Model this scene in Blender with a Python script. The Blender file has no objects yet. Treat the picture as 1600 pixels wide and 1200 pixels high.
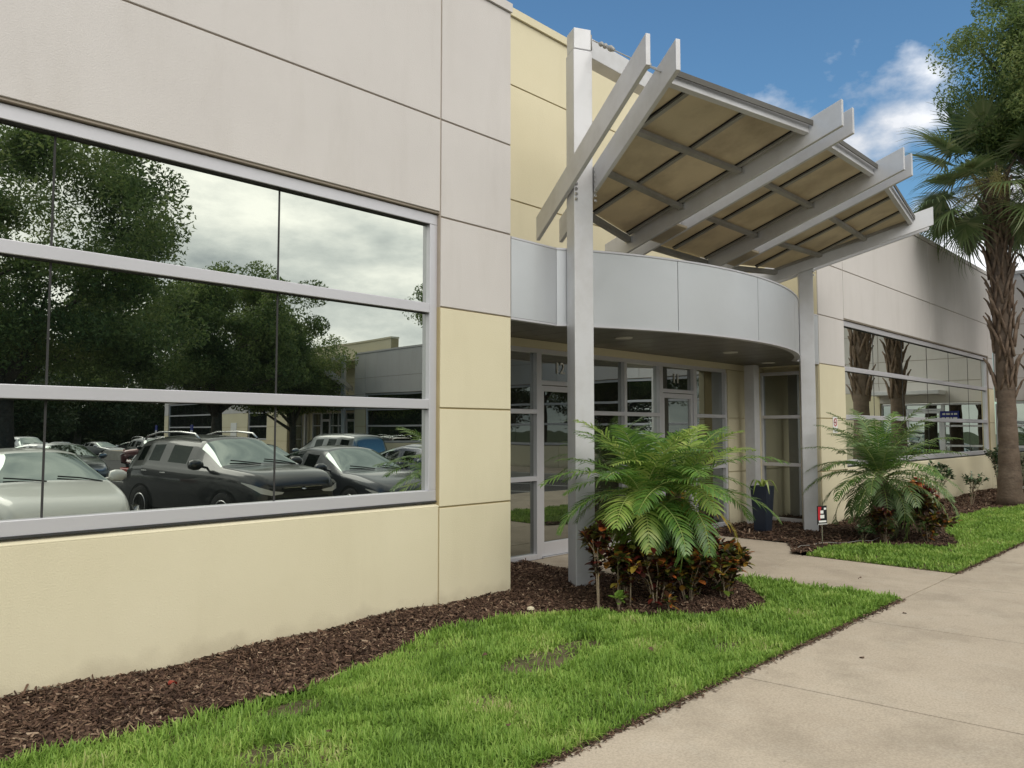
import bpy, bmesh, math, random
import numpy as np
from mathutils import Vector, Matrix
random.seed(7); RNG = np.random.default_rng(11)
sc = bpy.context.scene
COL = sc.collection
PI = math.pi
R = math.radians

# ------------------------------------------------------------------ materials
def new_mat(name):
    m = bpy.data.materials.new(name); m.use_nodes = True
    nt = m.node_tree; nt.nodes.clear()
    out = nt.nodes.new('ShaderNodeOutputMaterial')
    return m, nt, out
def N(nt, t, **kw):
    n = nt.nodes.new(t)
    for k, v in kw.items():
        if hasattr(n, k): setattr(n, k, v)
        else: n.inputs[k.replace('_', ' ')].default_value = v
    return n
def ramp(nt, stops):
    r = nt.nodes.new('ShaderNodeValToRGB'); e = r.color_ramp.elements
    while len(e) < len(stops): e.new(0.5)
    for i, (p, c) in enumerate(stops):
        e[i].position = p; e[i].color = (c[0], c[1], c[2], 1)
    return r
def rough_mat(name, c1, c2, scale=3.0, bump_scale=120, bump=0.3, dist=0.002, rough=0.85, extra=None, metallic=0.0, spec=0.3):
    """matt surface: two-tone cloudy base colour, fine bump"""
    m, nt, out = new_mat(name)
    tc = N(nt, 'ShaderNodeTexCoord')
    n1 = N(nt, 'ShaderNodeTexNoise', Scale=scale, Detail=6.0, Roughness=0.6)
    nt.links.new(tc.outputs['Object'], n1.inputs['Vector'])
    r = ramp(nt, [(0.3, c1), (0.7, c2)])
    nt.links.new(n1.outputs['Fac'], r.inputs['Fac'])
    n2 = N(nt, 'ShaderNodeTexNoise', Scale=bump_scale, Detail=4.0)
    nt.links.new(tc.outputs['Object'], n2.inputs['Vector'])
    b = N(nt, 'ShaderNodeBump', Strength=bump, Distance=dist)
    nt.links.new(n2.outputs['Fac'], b.inputs['Height'])
    p = N(nt, 'ShaderNodeBsdfPrincipled', Roughness=rough, Metallic=metallic)
    p.inputs['Specular IOR Level'].default_value = spec
    nt.links.new(b.outputs['Normal'], p.inputs['Normal'])
    col = r.outputs['Color']
    if extra: col = extra(nt, tc, col)
    nt.links.new(col, p.inputs['Base Color'])
    nt.links.new(p.outputs[0], out.inputs[0])
    return m
def mixc(nt, fac, a, b, mode='MIX'):
    mx = nt.nodes.new('ShaderNodeMix'); mx.data_type = 'RGBA'; mx.blend_type = mode
    if isinstance(fac, (int, float)): mx.inputs[0].default_value = fac
    else: nt.links.new(fac, mx.inputs[0])
    for sock, v in ((mx.inputs[6], a), (mx.inputs[7], b)):
        if isinstance(v, tuple): sock.default_value = (v[0], v[1], v[2], 1)
        else: nt.links.new(v, sock)
    return mx.outputs[2]
def stain(amount, c, scale=(1.2, 1.2, .25), lo=.55, hi=.75):
    def f(nt, tc, col):
        mp = N(nt, 'ShaderNodeMapping'); mp.inputs['Scale'].default_value = scale
        nt.links.new(tc.outputs['Object'], mp.inputs['Vector'])
        n = N(nt, 'ShaderNodeTexNoise', Scale=1.6, Detail=5.0, Roughness=.65)
        nt.links.new(mp.outputs[0], n.inputs['Vector'])
        r = ramp(nt, [(lo, (0, 0, 0)), (hi, (amount,) * 3)])
        nt.links.new(n.outputs['Fac'], r.inputs['Fac'])
        return mixc(nt, r.outputs['Color'], col, c)
    return f
def wall_weather(dirt):
    """faint blotches plus splash dirt close to the ground"""
    def f(nt, tc, col):
        col = stain(.22, dirt, (1.5, 1.5, .3), .5, .8)(nt, tc, col)
        g = N(nt, 'ShaderNodeNewGeometry'); s = N(nt, 'ShaderNodeSeparateXYZ')
        nt.links.new(g.outputs['Position'], s.inputs[0])
        n = N(nt, 'ShaderNodeTexNoise', Scale=5.0, Detail=6.0)
        nt.links.new(tc.outputs['Object'], n.inputs['Vector'])
        ma = N(nt, 'ShaderNodeMath', operation='MULTIPLY_ADD'); ma.inputs[1].default_value = .30; ma.inputs[2].default_value = -.12
        nt.links.new(n.outputs['Fac'], ma.inputs[0])
        sb = N(nt, 'ShaderNodeMath', operation='SUBTRACT'); nt.links.new(s.outputs[2], sb.inputs[0]); nt.links.new(ma.outputs[0], sb.inputs[1])
        mr = N(nt, 'ShaderNodeMapRange'); mr.inputs[1].default_value = 0; mr.inputs[2].default_value = .12; mr.inputs[3].default_value = .22; mr.inputs[4].default_value = 0
        nt.links.new(sb.outputs[0], mr.inputs[0])
        return mixc(nt, mr.outputs[0], col, (.16, .11, .07))
    return f
M = {}
M['stucco_grey'] = rough_mat('stucco_grey', (.58, .55, .535), (.62, .59, .575), .8, 95, .5, .004, .9, wall_weather((.36, .33, .29)))
M['stucco_yellow'] = rough_mat('stucco_yellow', (.66, .60, .43), (.70, .64, .47), .8, 95, .5, .004, .9, wall_weather((.52, .46, .32)))
M['joint'] = rough_mat('joint', (.36, .31, .26), (.42, .36, .30), 4)
M['joint_yellow'] = rough_mat('joint_yellow', (.38, .31, .17), (.44, .36, .21), 4)
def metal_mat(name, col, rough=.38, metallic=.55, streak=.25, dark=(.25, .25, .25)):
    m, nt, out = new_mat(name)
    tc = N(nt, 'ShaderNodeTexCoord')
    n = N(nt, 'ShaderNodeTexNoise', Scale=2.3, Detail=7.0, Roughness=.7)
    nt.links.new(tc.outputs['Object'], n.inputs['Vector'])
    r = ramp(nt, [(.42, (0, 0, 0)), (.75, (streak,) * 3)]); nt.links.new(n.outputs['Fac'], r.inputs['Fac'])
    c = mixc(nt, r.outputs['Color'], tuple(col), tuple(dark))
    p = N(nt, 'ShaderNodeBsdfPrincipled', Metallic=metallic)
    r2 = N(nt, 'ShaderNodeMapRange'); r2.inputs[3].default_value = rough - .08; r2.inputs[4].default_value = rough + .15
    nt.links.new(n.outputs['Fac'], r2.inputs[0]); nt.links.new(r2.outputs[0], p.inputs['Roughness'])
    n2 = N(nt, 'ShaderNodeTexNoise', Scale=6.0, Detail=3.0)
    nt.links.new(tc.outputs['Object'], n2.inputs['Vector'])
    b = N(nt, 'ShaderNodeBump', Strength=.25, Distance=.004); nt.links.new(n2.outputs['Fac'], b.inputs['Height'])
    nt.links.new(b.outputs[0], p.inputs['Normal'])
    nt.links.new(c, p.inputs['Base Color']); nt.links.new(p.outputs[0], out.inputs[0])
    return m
M['steel'] = metal_mat('painted_steel', (.60, .60, .62), .42, .25, .35, (.33, .31, .28))
M['steel_dark'] = metal_mat('weathered_steel', (.33, .32, .30), .5, .25, .5, (.11, .10, .075))
M['gutter'] = metal_mat('dark_gutter', (.11, .105, .095), .5, .3, .4, (.07, .06, .05))
M['fascia'] = metal_mat('composite_panel', (.62, .64, .67), .32, .5, .12, (.44, .46, .48))
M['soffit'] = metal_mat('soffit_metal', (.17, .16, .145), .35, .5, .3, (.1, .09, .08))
M['alu'] = metal_mat('anodised_frame', (.62, .615, .655), .36, .4, .2, (.52, .51, .54))
M['black'] = rough_mat('black_rubber', (.01, .01, .01), (.02, .02, .02), 5, 50, .1)
M['seal'] = rough_mat('grey_seal', (.035, .035, .035), (.05, .05, .05), 5, 50, .1)
M['chrome'] = metal_mat('bright_steel', (.7, .7, .7), .2, 1.0, .1)
M['panel'] = rough_mat('tan_panel', (.50, .44, .32), (.64, .56, .42), .9, 30, .1, .001, .45,
                       stain(.6, (.26, .20, .14), (1, 1, 1), .45, .75), spec=.4)
def glass_mat(name, refl, tint, deep, wave=.0012, add=.35):
    m, nt, out = new_mat(name)
    tc = N(nt, 'ShaderNodeTexCoord')
    n = N(nt, 'ShaderNodeTexNoise', Scale=.9, Detail=1.0)
    nt.links.new(tc.outputs['Object'], n.inputs['Vector'])
    b = N(nt, 'ShaderNodeBump', Strength=1.0, Distance=wave); nt.links.new(n.outputs['Fac'], b.inputs['Height'])
    g = N(nt, 'ShaderNodeBsdfGlossy', Roughness=.0); g.inputs['Color'].default_value = (*tint, 1)
    nt.links.new(b.outputs[0], g.inputs['Normal'])
    d = N(nt, 'ShaderNodeBsdfDiffuse'); d.inputs['Color'].default_value = (*deep, 1)
    lw = N(nt, 'ShaderNodeLayerWeight', Blend=.25)
    mr = N(nt, 'ShaderNodeMapRange'); mr.inputs[3].default_value = refl; mr.inputs[4].default_value = min(1, refl + add)
    nt.links.new(lw.outputs['Fresnel'], mr.inputs[0])
    mx = N(nt, 'ShaderNodeMixShader'); nt.links.new(mr.outputs[0], mx.inputs[0])
    nt.links.new(d.outputs[0], mx.inputs[1]); nt.links.new(g.outputs[0], mx.inputs[2])
    nt.links.new(mx.outputs[0], out.inputs[0])
    return m
M['glass'] = glass_mat('mirror_glass', .63, (.90, .94, .87), (.006, .008, .007), .0011)
M['glass_far'] = glass_mat('mirror_glass_far', .36, (.80, .86, .82), (.012, .012, .012), .0035)
M['glass_door'] = glass_mat('storefront_glass', .34, (.85, .9, .85), (.02, .018, .014), .0012)
M['car_side'] = glass_mat('car_side_glass', .05, (.8, .9, .85), (.006, .007, .007), .0, .10)
M['car_glass'] = glass_mat('car_glass', .34, (.85, .97, .92), (.012, .018, .016), .0)

def concrete_extra(nt, tc, col):
    col = stain(.5, (.22, .185, .14), (.9, .9, .5), .46, .74)(nt, tc, col)
    col = stain(.45, (.50, .44, .36), (2.3, 2.3, .5), .52, .70)(nt, tc, col)
    n = N(nt, 'ShaderNodeTexNoise', Scale=9.0, Detail=8.0, Roughness=.8); nt.links.new(tc.outputs['Object'], n.inputs['Vector'])
    r = ramp(nt, [(.60, (0, 0, 0)), (.70, (.5,) * 3)]); nt.links.new(n.outputs['Fac'], r.inputs['Fac'])
    col = mixc(nt, r.outputs['Color'], col, (.14, .12, .09))
    n = N(nt, 'ShaderNodeTexNoise', Scale=70.0, Detail=3.0, Roughness=.7); nt.links.new(tc.outputs['Object'], n.inputs['Vector'])
    r = ramp(nt, [(.40, (.86,) * 3), (.60, (1.05,) * 3)]); nt.links.new(n.outputs['Fac'], r.inputs['Fac'])
    col = mixc(nt, 1.0, col, r.outputs['Color'], 'MULTIPLY')
    n = N(nt, 'ShaderNodeTexNoise', Scale=2.2, Detail=9.0, Roughness=.75); nt.links.new(tc.outputs['Object'], n.inputs['Vector'])
    r = ramp(nt, [(.66, (0, 0, 0)), (.76, (.6,) * 3)]); nt.links.new(n.outputs['Fac'], r.inputs['Fac'])
    col = mixc(nt, r.outputs['Color'], col, (.10, .085, .07))
    v = N(nt, 'ShaderNodeTexVoronoi', Scale=55.0); nt.links.new(tc.outputs['Object'], v.inputs['Vector'])
    r = ramp(nt, [(.06, (.8,) * 3), (.20, (0, 0, 0))]); nt.links.new(v.outputs['Distance'], r.inputs['Fac'])
    n3 = N(nt, 'ShaderNodeTexNoise', Scale=4.0); nt.links.new(tc.outputs['Object'], n3.inputs['Vector'])
    r3 = ramp(nt, [(.5, (0, 0, 0)), (.7, (1,) * 3)]); nt.links.new(n3.outputs['Fac'], r3.inputs['Fac'])
    f = mixc(nt, 1.0, r.outputs['Color'], r3.outputs['Color'], 'MULTIPLY')
    col = mixc(nt, f, col, (.10, .08, .06))
    return col
M['concrete'] = rough_mat('concrete', (.43, .36, .28), (.50, .425, .335), 1.1, 160, .6, .003, .92, concrete_extra)
M['groove'] = rough_mat('groove', (.03, .025, .018), (.05, .04, .03), 8)
M['kerb'] = rough_mat('kerb', (.33, .31, .27), (.42, .4, .35), 2, 90, .4)
M['asphalt'] = rough_mat('asphalt', (.045, .045, .047), (.075, .073, .07), .5, 140, .8, .004, .9)
M['paint_white'] = rough_mat('road_paint', (.55, .55, .52), (.7, .7, .68), 6)
M['soil'] = rough_mat('soil', (.045, .028, .018), (.085, .055, .036), 9, 60, .9, .02, .95)
M['turf_base'] = rough_mat('turf_soil', (.06, .06, .025), (.16, .12, .075), 6, 60, .8, .02, .95)
M['far_ground'] = rough_mat('far_ground', (.05, .07, .03), (.09, .11, .05), .1, 3, .5, .05, .95)

def island_mat(name, stops, rough=.55, transl=.35, noise=None, spec=.3):
    """leaf / blade / chip material: colour picked per leaf"""
    m, nt, out = new_mat(name)
    g = N(nt, 'ShaderNodeNewGeometry')
    fac = g.outputs['Random Per Island']
    if noise:
        tc = N(nt, 'ShaderNodeTexCoord')
        n = N(nt, 'ShaderNodeTexNoise', Scale=noise[0], Detail=3.0); nt.links.new(tc.outputs['Object'], n.inputs['Vector'])
        mr = N(nt, 'ShaderNodeMapRange'); mr.inputs[1].default_value = .3; mr.inputs[2].default_value = .7
        nt.links.new(n.outputs['Fac'], mr.inputs[0])
        mm = N(nt, 'ShaderNodeMix'); mm.inputs[0].default_value = noise[1]
        nt.links.new(fac, mm.inputs[2]); nt.links.new(mr.outputs[0], mm.inputs[3]); fac = mm.outputs[0]
    r = ramp(nt, stops); nt.links.new(fac, r.inputs['Fac'])
    p = N(nt, 'ShaderNodeBsdfPrincipled', Roughness=rough); p.inputs['Specular IOR Level'].default_value = spec
    nt.links.new(r.outputs['Color'], p.inputs['Base Color'])
    if transl:
        t = N(nt, 'ShaderNodeBsdfTranslucent'); nt.links.new(r.outputs['Color'], t.inputs['Color'])
        mx = N(nt, 'ShaderNodeMixShader'); mx.inputs[0].default_value = transl
        nt.links.new(p.outputs[0], mx.inputs[1]); nt.links.new(t.outputs[0], mx.inputs[2]); nt.links.new(mx.outputs[0], out.inputs[0])
    else: nt.links.new(p.outputs[0], out.inputs[0])
    return m
M['grass'] = island_mat('grass_blade', [(0, (.09, .16, .03)), (.3, (.19, .33, .055)), (.62, (.30, .46, .09)), (.84, (.42, .54, .14)), (.94, (.56, .54, .26)), (1, (.45, .33, .20))], .5, .4, (1.8, .5))
M['mulch'] = island_mat('mulch_chip', [(0, (.03, .016, .011)), (.4, (.075, .042, .028)), (.75, (.12, .070, .046)), (.93, (.20, .13, .085)), (1, (.36, .27, .19))], .9, 0)
M['oak_leaf'] = island_mat('oak_leaf', [(0, (.05, .085, .028)), (.4, (.14, .20, .06)), (.7, (.25, .31, .10)), (1, (.40, .41, .16))], .45, .5, (.45, .6))
M['far_leaf'] = island_mat('far_leaf', [(0, (.03, .05, .018)), (.6, (.06, .085, .03)), (1, (.13, .12, .05))], .6, .3, (.3, .5))
M['bark'] = rough_mat('oak_bark', (.07, .055, .042), (.14, .115, .09), 8, 25, 1, .03, .95)
M['palm_trunk'] = rough_mat('palm_trunk', (.10, .07, .05), (.17, .13, .10), 3, 22, .8, .02, .95, stain(.6, (.06, .045, .035), (1, 1, 4), .5, .65))
M['boot'] = rough_mat('palm_boot', (.10, .065, .045), (.23, .17, .125), 7, 30, .9, .015, .9)
M['palm_green'] = island_mat('date_palm_leaf', [(0, (.05, .12, .025)), (.5, (.10, .21, .04)), (.85, (.17, .29, .055)), (1, (.33, .36, .10))], .35, .35, (3, .4), .5)
M['palm_bright'] = island_mat('date_palm_leaf_bright', [(0, (.15, .26, .04)), (.5, (.27, .40, .08)), (1, (.46, .52, .15))], .35, .38, (3, .3), .5)  # brighter yellow-green leaf tone
M['palm_old'] = island_mat('date_palm_leaf_old', [(0, (.25, .30, .06)), (.4, (.45, .34, .05)), (1, (.50, .25, .04))], .5, .35, (5, .7))
M['palm_grey'] = island_mat('date_palm_leaf_grey', [(0, (.06, .12, .03)), (.6, (.12, .20, .06)), (1, (.26, .31, .14))], .4, .35, (3, .4), .5)
M['rachis'] = rough_mat('rachis', (.22, .30, .08), (.32, .36, .12), 5)
M['fan_leaf'] = island_mat('fan_palm_leaf', [(0, (.075, .12, .04)), (.6, (.16, .21, .075)), (1, (.34, .34, .17))], .45, .35, (1.5, .4), .5)
M['flower'] = island_mat('palm_flower', [(0, (.35, .30, .10)), (1, (.55, .48, .22))], .8, .3)
M['croton_dark'] = island_mat('croton_dark', [(0, (.018, .016, .012)), (.35, (.06, .018, .014)), (.6, (.14, .022, .018)), (.78, (.05, .08, .02)), (.92, (.30, .20, .03)), (1, (.42, .10, .03))], .28, .2, None, .6)
M['croton_red'] = island_mat('croton_red', [(0, (.05, .015, .015)), (.45, (.20, .02, .02)), (.75, (.45, .05, .02)), (.9, (.62, .22, .03)), (1, (.60, .42, .06))], .3, .25, None, .6)
M['croton_mix'] = island_mat('croton_mix', [(0, (.025, .02, .012)), (.3, (.08, .03, .015)), (.5, (.05, .085, .022)), (.72, (.12, .17, .03)), (.86, (.40, .22, .04)), (1, (.50, .12, .04))], .28, .2, None, .6)
M['shrub_leaf'] = island_mat('shrub_leaf', [(0, (.02, .045, .018)), (.7, (.05, .10, .035)), (1, (.10, .15, .05))], .3, .2, None, .6)
M['stem'] = rough_mat('stem', (.20, .15, .10), (.32, .26, .19), 12)
M['white'] = rough_mat('white_plastic', (.75, .75, .73), (.8, .8, .78), 5)
M['sign_black'] = rough_mat('sign_black', (.012, .014, .018), (.02, .022, .026), 5, 50, .1, .001, .4)
M['sign_red'] = rough_mat('sign_red', (.42, .02, .03), (.5, .03, .04), 5, 50, .1, .001, .4)
M['sign_blue'] = rough_mat('sign_blue', (.02, .03, .22), (.03, .04, .28), 5, 50, .1, .001, .4)
M['navy'] = rough_mat('navy_planter', (.016, .022, .035), (.025, .032, .05), 3, 40, .15, .001, .35)
M['pvc'] = rough_mat('grey_pipe', (.25, .24, .22), (.33, .32, .3), 6)
M['tyre'] = rough_mat('tyre', (.012, .012, .012), (.02, .02, .02), 9)
M['lamp_disc'] = rough_mat('lamp_disc', (.5, .49, .45), (.55, .54, .5), 5)
M['shade_cloth'] = rough_mat('dark_interior', (.015, .015, .014), (.03, .028, .025), 4)
def paint(name, c, metallic=.5, rough=.3):
    m, nt, out = new_mat(name)
    p = N(nt, 'ShaderNodeBsdfPrincipled', Roughness=rough, Metallic=metallic)
    tc = N(nt, 'ShaderNodeTexCoord'); n = N(nt, 'ShaderNodeTexNoise', Scale=2.0, Detail=6.0); nt.links.new(tc.outputs['Object'], n.inputs['Vector'])
    col = mixc(nt, n.outputs['Fac'], tuple(c), tuple(x * .85 + .01 for x in c))
    nt.links.new(col, p.inputs['Base Color']); p.inputs['Coat Weight'].default_value = .8; p.inputs['Coat Roughness'].default_value = .05
    nt.links.new(p.outputs[0], out.inputs[0]); return m
PAINT = {'graphite': paint('paint_graphite', (.035, .036, .038)), 'cream': paint('paint_cream', (.88, .87, .80), .0), 'slate': paint('paint_slate', (.05, .055, .065)),
         'silver': paint('paint_silver', (.45, .46, .47), .8), 'white': paint('paint_white_car', (.75, .75, .73), 0), 'black': paint('paint_black', (.012, .012, .014), .2),
         'maroon': paint('paint_maroon', (.10, .015, .015), .4), 'blue': paint('paint_blue', (.30, .31, .31), .6), 'navy': paint('paint_navy', (.02, .03, .06), .4)}
def lens(name, c):
    m, nt, out = new_mat(name)
    p = N(nt, 'ShaderNodeBsdfPrincipled', Roughness=.08); p.inputs['Base Color'].default_value = (*c, 1); p.inputs['Coat Weight'].default_value = 1
    nt.links.new(p.outputs[0], out.inputs[0]); return m
M['headlamp'] = lens('headlamp', (.62, .62, .58)); M['taillamp'] = lens('taillamp', (.35, .02, .015)); M['lamp_dark'] = lens('lamp_inner', (.06, .06, .06))

def add_transl(m, f):
    nt = m.node_tree; out = [n for n in nt.nodes if n.type == 'OUTPUT_MATERIAL'][0]; p = [n for n in nt.nodes if n.type == 'BSDF_PRINCIPLED'][0]
    t = N(nt, 'ShaderNodeBsdfTranslucent'); src = p.inputs['Base Color'].links[0].from_socket; nt.links.new(src, t.inputs['Color'])
    mx = N(nt, 'ShaderNodeMixShader'); mx.inputs[0].default_value = f; nt.links.new(p.outputs[0], mx.inputs[1]); nt.links.new(t.outputs[0], mx.inputs[2]); nt.links.new(mx.outputs[0], out.inputs[0])
add_transl(M['panel'], .36)
# ------------------------------------------------------------------ mesh helpers
class MB:
    def __init__(s, f=None): s.v = []; s.f = []; s.mi = []; s.T = f or (lambda a, b, c: (a, b, c))
    def quad(s, pts, mi=0):
        k = len(s.v); s.v += [s.T(*p) for p in pts]; s.f.append(tuple(range(k, k + len(pts)))); s.mi.append(mi)
    def box(s, a0, a1, b0, b1, c0, c1, mi=0):
        k = len(s.v)
        s.v += [s.T(a, b, c) for c in (c0, c1) for b in (b0, b1) for a in (a0, a1)]
        for q in ((0, 2, 3, 1), (4, 5, 7, 6), (0, 1, 5, 4), (2, 6, 7, 3), (0, 4, 6, 2), (1, 3, 7, 5)):
            s.f.append(tuple(k + i for i in q)); s.mi.append(mi)
    def prism(s, poly, c0, c1, mi=0):
        n = len(poly); k = len(s.v)
        s.v += [s.T(a, b, c0) for a, b in poly] + [s.T(a, b, c1) for a, b in poly]
        s.f.append(tuple(k + i for i in range(n))[::-1]); s.f.append(tuple(k + n + i for i in range(n))); s.mi += [mi, mi]
        for i in range(n):
            j = (i + 1) % n; s.f.append((k + i, k + j, k + n + j, k + n + i)); s.mi.append(mi)
    def tube(s, pts, rad, seg=8, mi=0, cap=True):
        pts = [Vector(p) for p in pts]; n = len(pts)
        rr = rad if isinstance(rad, (list, tuple)) else [rad] * n
        k = len(s.v); up = Vector((0, 0, 1)); prev = None
        for i, p in enumerate(pts):
            t = (pts[min(i + 1, n - 1)] - pts[max(i - 1, 0)]).normalized()
            a = prev if prev is not None else (up if abs(t.z) < .9 else Vector((1, 0, 0)))
            x = (a - t * a.dot(t)).normalized(); prev = x; y = t.cross(x)
            for j in range(seg):
                an = 2 * PI * j / seg; q = p + (x * math.cos(an) + y * math.sin(an)) * rr[i]
                s.v.append(s.T(*q))
        for i in range(n - 1):
            for j in range(seg):
                a = k + i * seg + j; b = k + i * seg + (j + 1) % seg
                s.f.append((a, b, b + seg, a + seg)); s.mi.append(mi)
        if cap:
            s.f.append(tuple(k + j for j in range(seg))[::-1]); s.f.append(tuple(k + (n - 1) * seg + j for j in range(seg))); s.mi += [mi, mi]
    def lathe(s, prof, c=(0, 0, 0), seg=24, axis='z', mi=0):
        k = len(s.v); n = len(prof)
        for r, h in prof:
            for j in range(seg):
                an = 2 * PI * j / seg; a, b = r * math.cos(an), r * math.sin(an)
                p = (c[0] + a, c[1] + b, c[2] + h) if axis == 'z' else (c[0] + a, c[1] + h, c[2] + b)
                s.v.append(s.T(*p))
        for i in range(n - 1):
            for j in range(seg):
                a = k + i * seg + j; b = k + i * seg + (j + 1) % seg
                s.f.append((a, b, b + seg, a + seg)); s.mi.append(mi)
        s.f.append(tuple(k + j for j in range(seg))[::-1]); s.f.append(tuple(k + (n - 1) * seg + j for j in range(seg))); s.mi += [mi, mi]
    def mesh(s, name, mats, smooth=False, fixn=True):
        me = bpy.data.meshes.new(name); me.from_pydata([tuple(v) for v in s.v], [], s.f)
        for m in (mats if isinstance(mats, (list, tuple)) else [mats]): me.materials.append(m)
        if any(s.mi): me.polygons.foreach_set('material_index', s.mi)
        if fixn:
            bm = bmesh.new(); bm.from_mesh(me); bmesh.ops.recalc_face_normals(bm, faces=bm.faces); bm.to_mesh(me); bm.free()
        if smooth: me.polygons.foreach_set('use_smooth', [True] * len(me.polygons))
        me.update(); return me
    def build(s, name, mats, parent=None, smooth=False, bevel=0, fixn=True):
        return link(name, s.mesh(name, mats, smooth, fixn), parent, bevel)
def link(name, me, parent=None, bevel=0):
    o = bpy.data.objects.new(name, me); COL.objects.link(o)
    if parent is not None:
        o.parent = parent
    if bevel:
        b = o.modifiers.new('bevel', 'BEVEL'); b.width = bevel; b.segments = 2; b.limit_method = 'ANGLE'; b.angle_limit = R(40)
    return o
def empty(name, loc=(0, 0, 0), rz=0):
    o = bpy.data.objects.new(name, None); COL.objects.link(o); o.location = loc; o.rotation_euler = (0, 0, rz); o.empty_display_size = .2
    return o
def tag(o, label=None, cat=None, group=None, kind=None):
    if label: o['label'] = label
    if cat: o['category'] = cat
    if group: o['group'] = group
    if kind: o['kind'] = kind
    return o
def copy_tree(o, parent=None):
    c = o.copy(); COL.objects.link(c)
    if parent is not None: c.parent = parent
    for ch in list(o.children): copy_tree(ch, c)
    return c
def np_mesh(name, verts, faces, mat, smooth=False):
    """fast mesh from arrays; faces is (n,k)"""
    me = bpy.data.meshes.new(name); faces = np.asarray(faces, dtype=np.int32); n, k = faces.shape
    me.vertices.add(len(verts)); me.vertices.foreach_set('co', np.asarray(verts, dtype=np.float32).ravel())
    me.loops.add(n * k); me.loops.foreach_set('vertex_index', faces.ravel())
    me.polygons.add(n); me.polygons.foreach_set('loop_start', np.arange(0, n * k, k, dtype=np.int32)); me.polygons.foreach_set('loop_total', np.full(n, k, dtype=np.int32))
    if smooth: me.polygons.foreach_set('use_smooth', np.ones(n, dtype=bool))
    me.materials.append(mat); me.update(calc_edges=True); me.validate(); return me

# ------------------------------------------------------------------ world, sun, camera
SUN_AZ, SUN_EL = R(250), R(46)
w = bpy.data.worlds.new('World'); sc.world = w; w.use_nodes = True
nt = w.node_tree; nt.nodes.clear()
out = nt.nodes.new('ShaderNodeOutputWorld'); bg = nt.nodes.new('ShaderNodeBackground'); bg.inputs['Strength'].default_value = .15
sky = nt.nodes.new('ShaderNodeTexSky'); sky.sky_type = 'NISHITA'; sky.sun_disc = False
sky.sun_elevation = SUN_EL; sky.sun_rotation = PI / 2 - SUN_AZ; sky.air_density = 1.3; sky.dust_density = .6; sky.ozone_density = 2.0
tc = nt.nodes.new('ShaderNodeTexCoord')
sep = nt.nodes.new('ShaderNodeSeparateXYZ'); nt.links.new(tc.outputs['Generated'], sep.inputs[0])
def wmath(op, a, b=None, clamp=False):
    n = nt.nodes.new('ShaderNodeMath'); n.operation = op; n.use_clamp = clamp
    for i, v in enumerate((a, b)):
        if v is None: continue
        if isinstance(v, (int, float)): n.inputs[i].default_value = v
        else: nt.links.new(v, n.inputs[i])
    return n.outputs[0]
def wnoise(scale, detail, rough, sc3):
    mp = nt.nodes.new('ShaderNodeMapping'); mp.inputs['Scale'].default_value = sc3; nt.links.new(tc.outputs['Generated'], mp.inputs['Vector'])
    n = nt.nodes.new('ShaderNodeTexNoise'); n.inputs['Scale'].default_value = scale; n.inputs['Detail'].default_value = detail; n.inputs['Roughness'].default_value = rough
    nt.links.new(mp.outputs[0], n.inputs['Vector']); return n.outputs['Fac']
def wramp(fac, stops):
    r = ramp(nt, stops); nt.links.new(fac, r.inputs['Fac']); return r.outputs['Color']
# blue half: a few cumulus low over the far wing, else clear
nA = wnoise(5.0, 8, .55, (1, 1, 1.7)); nB = wnoise(2.6, 9, .6, (1, 1, 2.6))
def blob(d, k):
    d = Vector(d).normalized(); vm = nt.nodes.new('ShaderNodeVectorMath'); vm.operation = 'DOT_PRODUCT'
    nrm = nt.nodes.new('ShaderNodeVectorMath'); nrm.operation = 'NORMALIZE'; nt.links.new(tc.outputs['Generated'], nrm.inputs[0])
    nt.links.new(nrm.outputs[0], vm.inputs[0]); vm.inputs[1].default_value = d
    return wmath('MULTIPLY', wmath('SUBTRACT', vm.outputs['Value'], 1.0), k)
b1 = blob((.8857, .3313, .3250), 42.0); b2 = blob((.955, .20, .20), 24.0); b3 = blob((.865, .38, .325), 60.0)
bl = wmath('MAXIMUM', wmath('MAXIMUM', b1, b2), b3)
cum = wmath('ADD', wmath('MULTIPLY', nA, 1.3), wmath('ADD', bl, -.375))
cum = wmath('MULTIPLY', cum, 5.0, True)
# overcast half: behind the photographer
oc = wmath('MULTIPLY', wmath('ADD', wmath('MULTIPLY', sep.outputs[1], -1.0), .12), 3.5, True)
oc = wmath('MAXIMUM', oc, wmath('MULTIPLY', wmath('ADD', sep.outputs[2], -.60), 4.0, True))  # cloud cover added overhead, out of view, to brighten ground and car hoods
mask = wmath('MAXIMUM', cum, oc)
white = wramp(nA, [(.3, (3.2, 3.5, 4.0)), (.62, (7.5, 7.6, 7.8))])
over = wramp(nB, [(.36, (3.6, 3.95, 4.1)), (.5, (6.9, 7.1, 6.9)), (.64, (11.2, 11.0, 10.2))])
cl = mixc(nt, oc, white, over)
skyc = mixc(nt, 1.0, sky.outputs[0], (.50, .71, .82), 'MULTIPLY')
fin = mixc(nt, mask, skyc, cl)
nt.links.new(fin, bg.inputs['Color']); nt.links.new(bg.outputs[0], out.inputs[0])

sun = bpy.data.lights.new('sun', 'SUN'); sun.energy = 2.0; sun.angle = R(42); sun.color = (1, .95, .87)
so = bpy.data.objects.new('sun', sun); COL.objects.link(so)
so.rotation_euler = Vector((-math.cos(SUN_AZ) * math.cos(SUN_EL), -math.sin(SUN_AZ) * math.cos(SUN_EL), -math.sin(SUN_EL))).to_track_quat('-Z', 'Y').to_euler()

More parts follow.
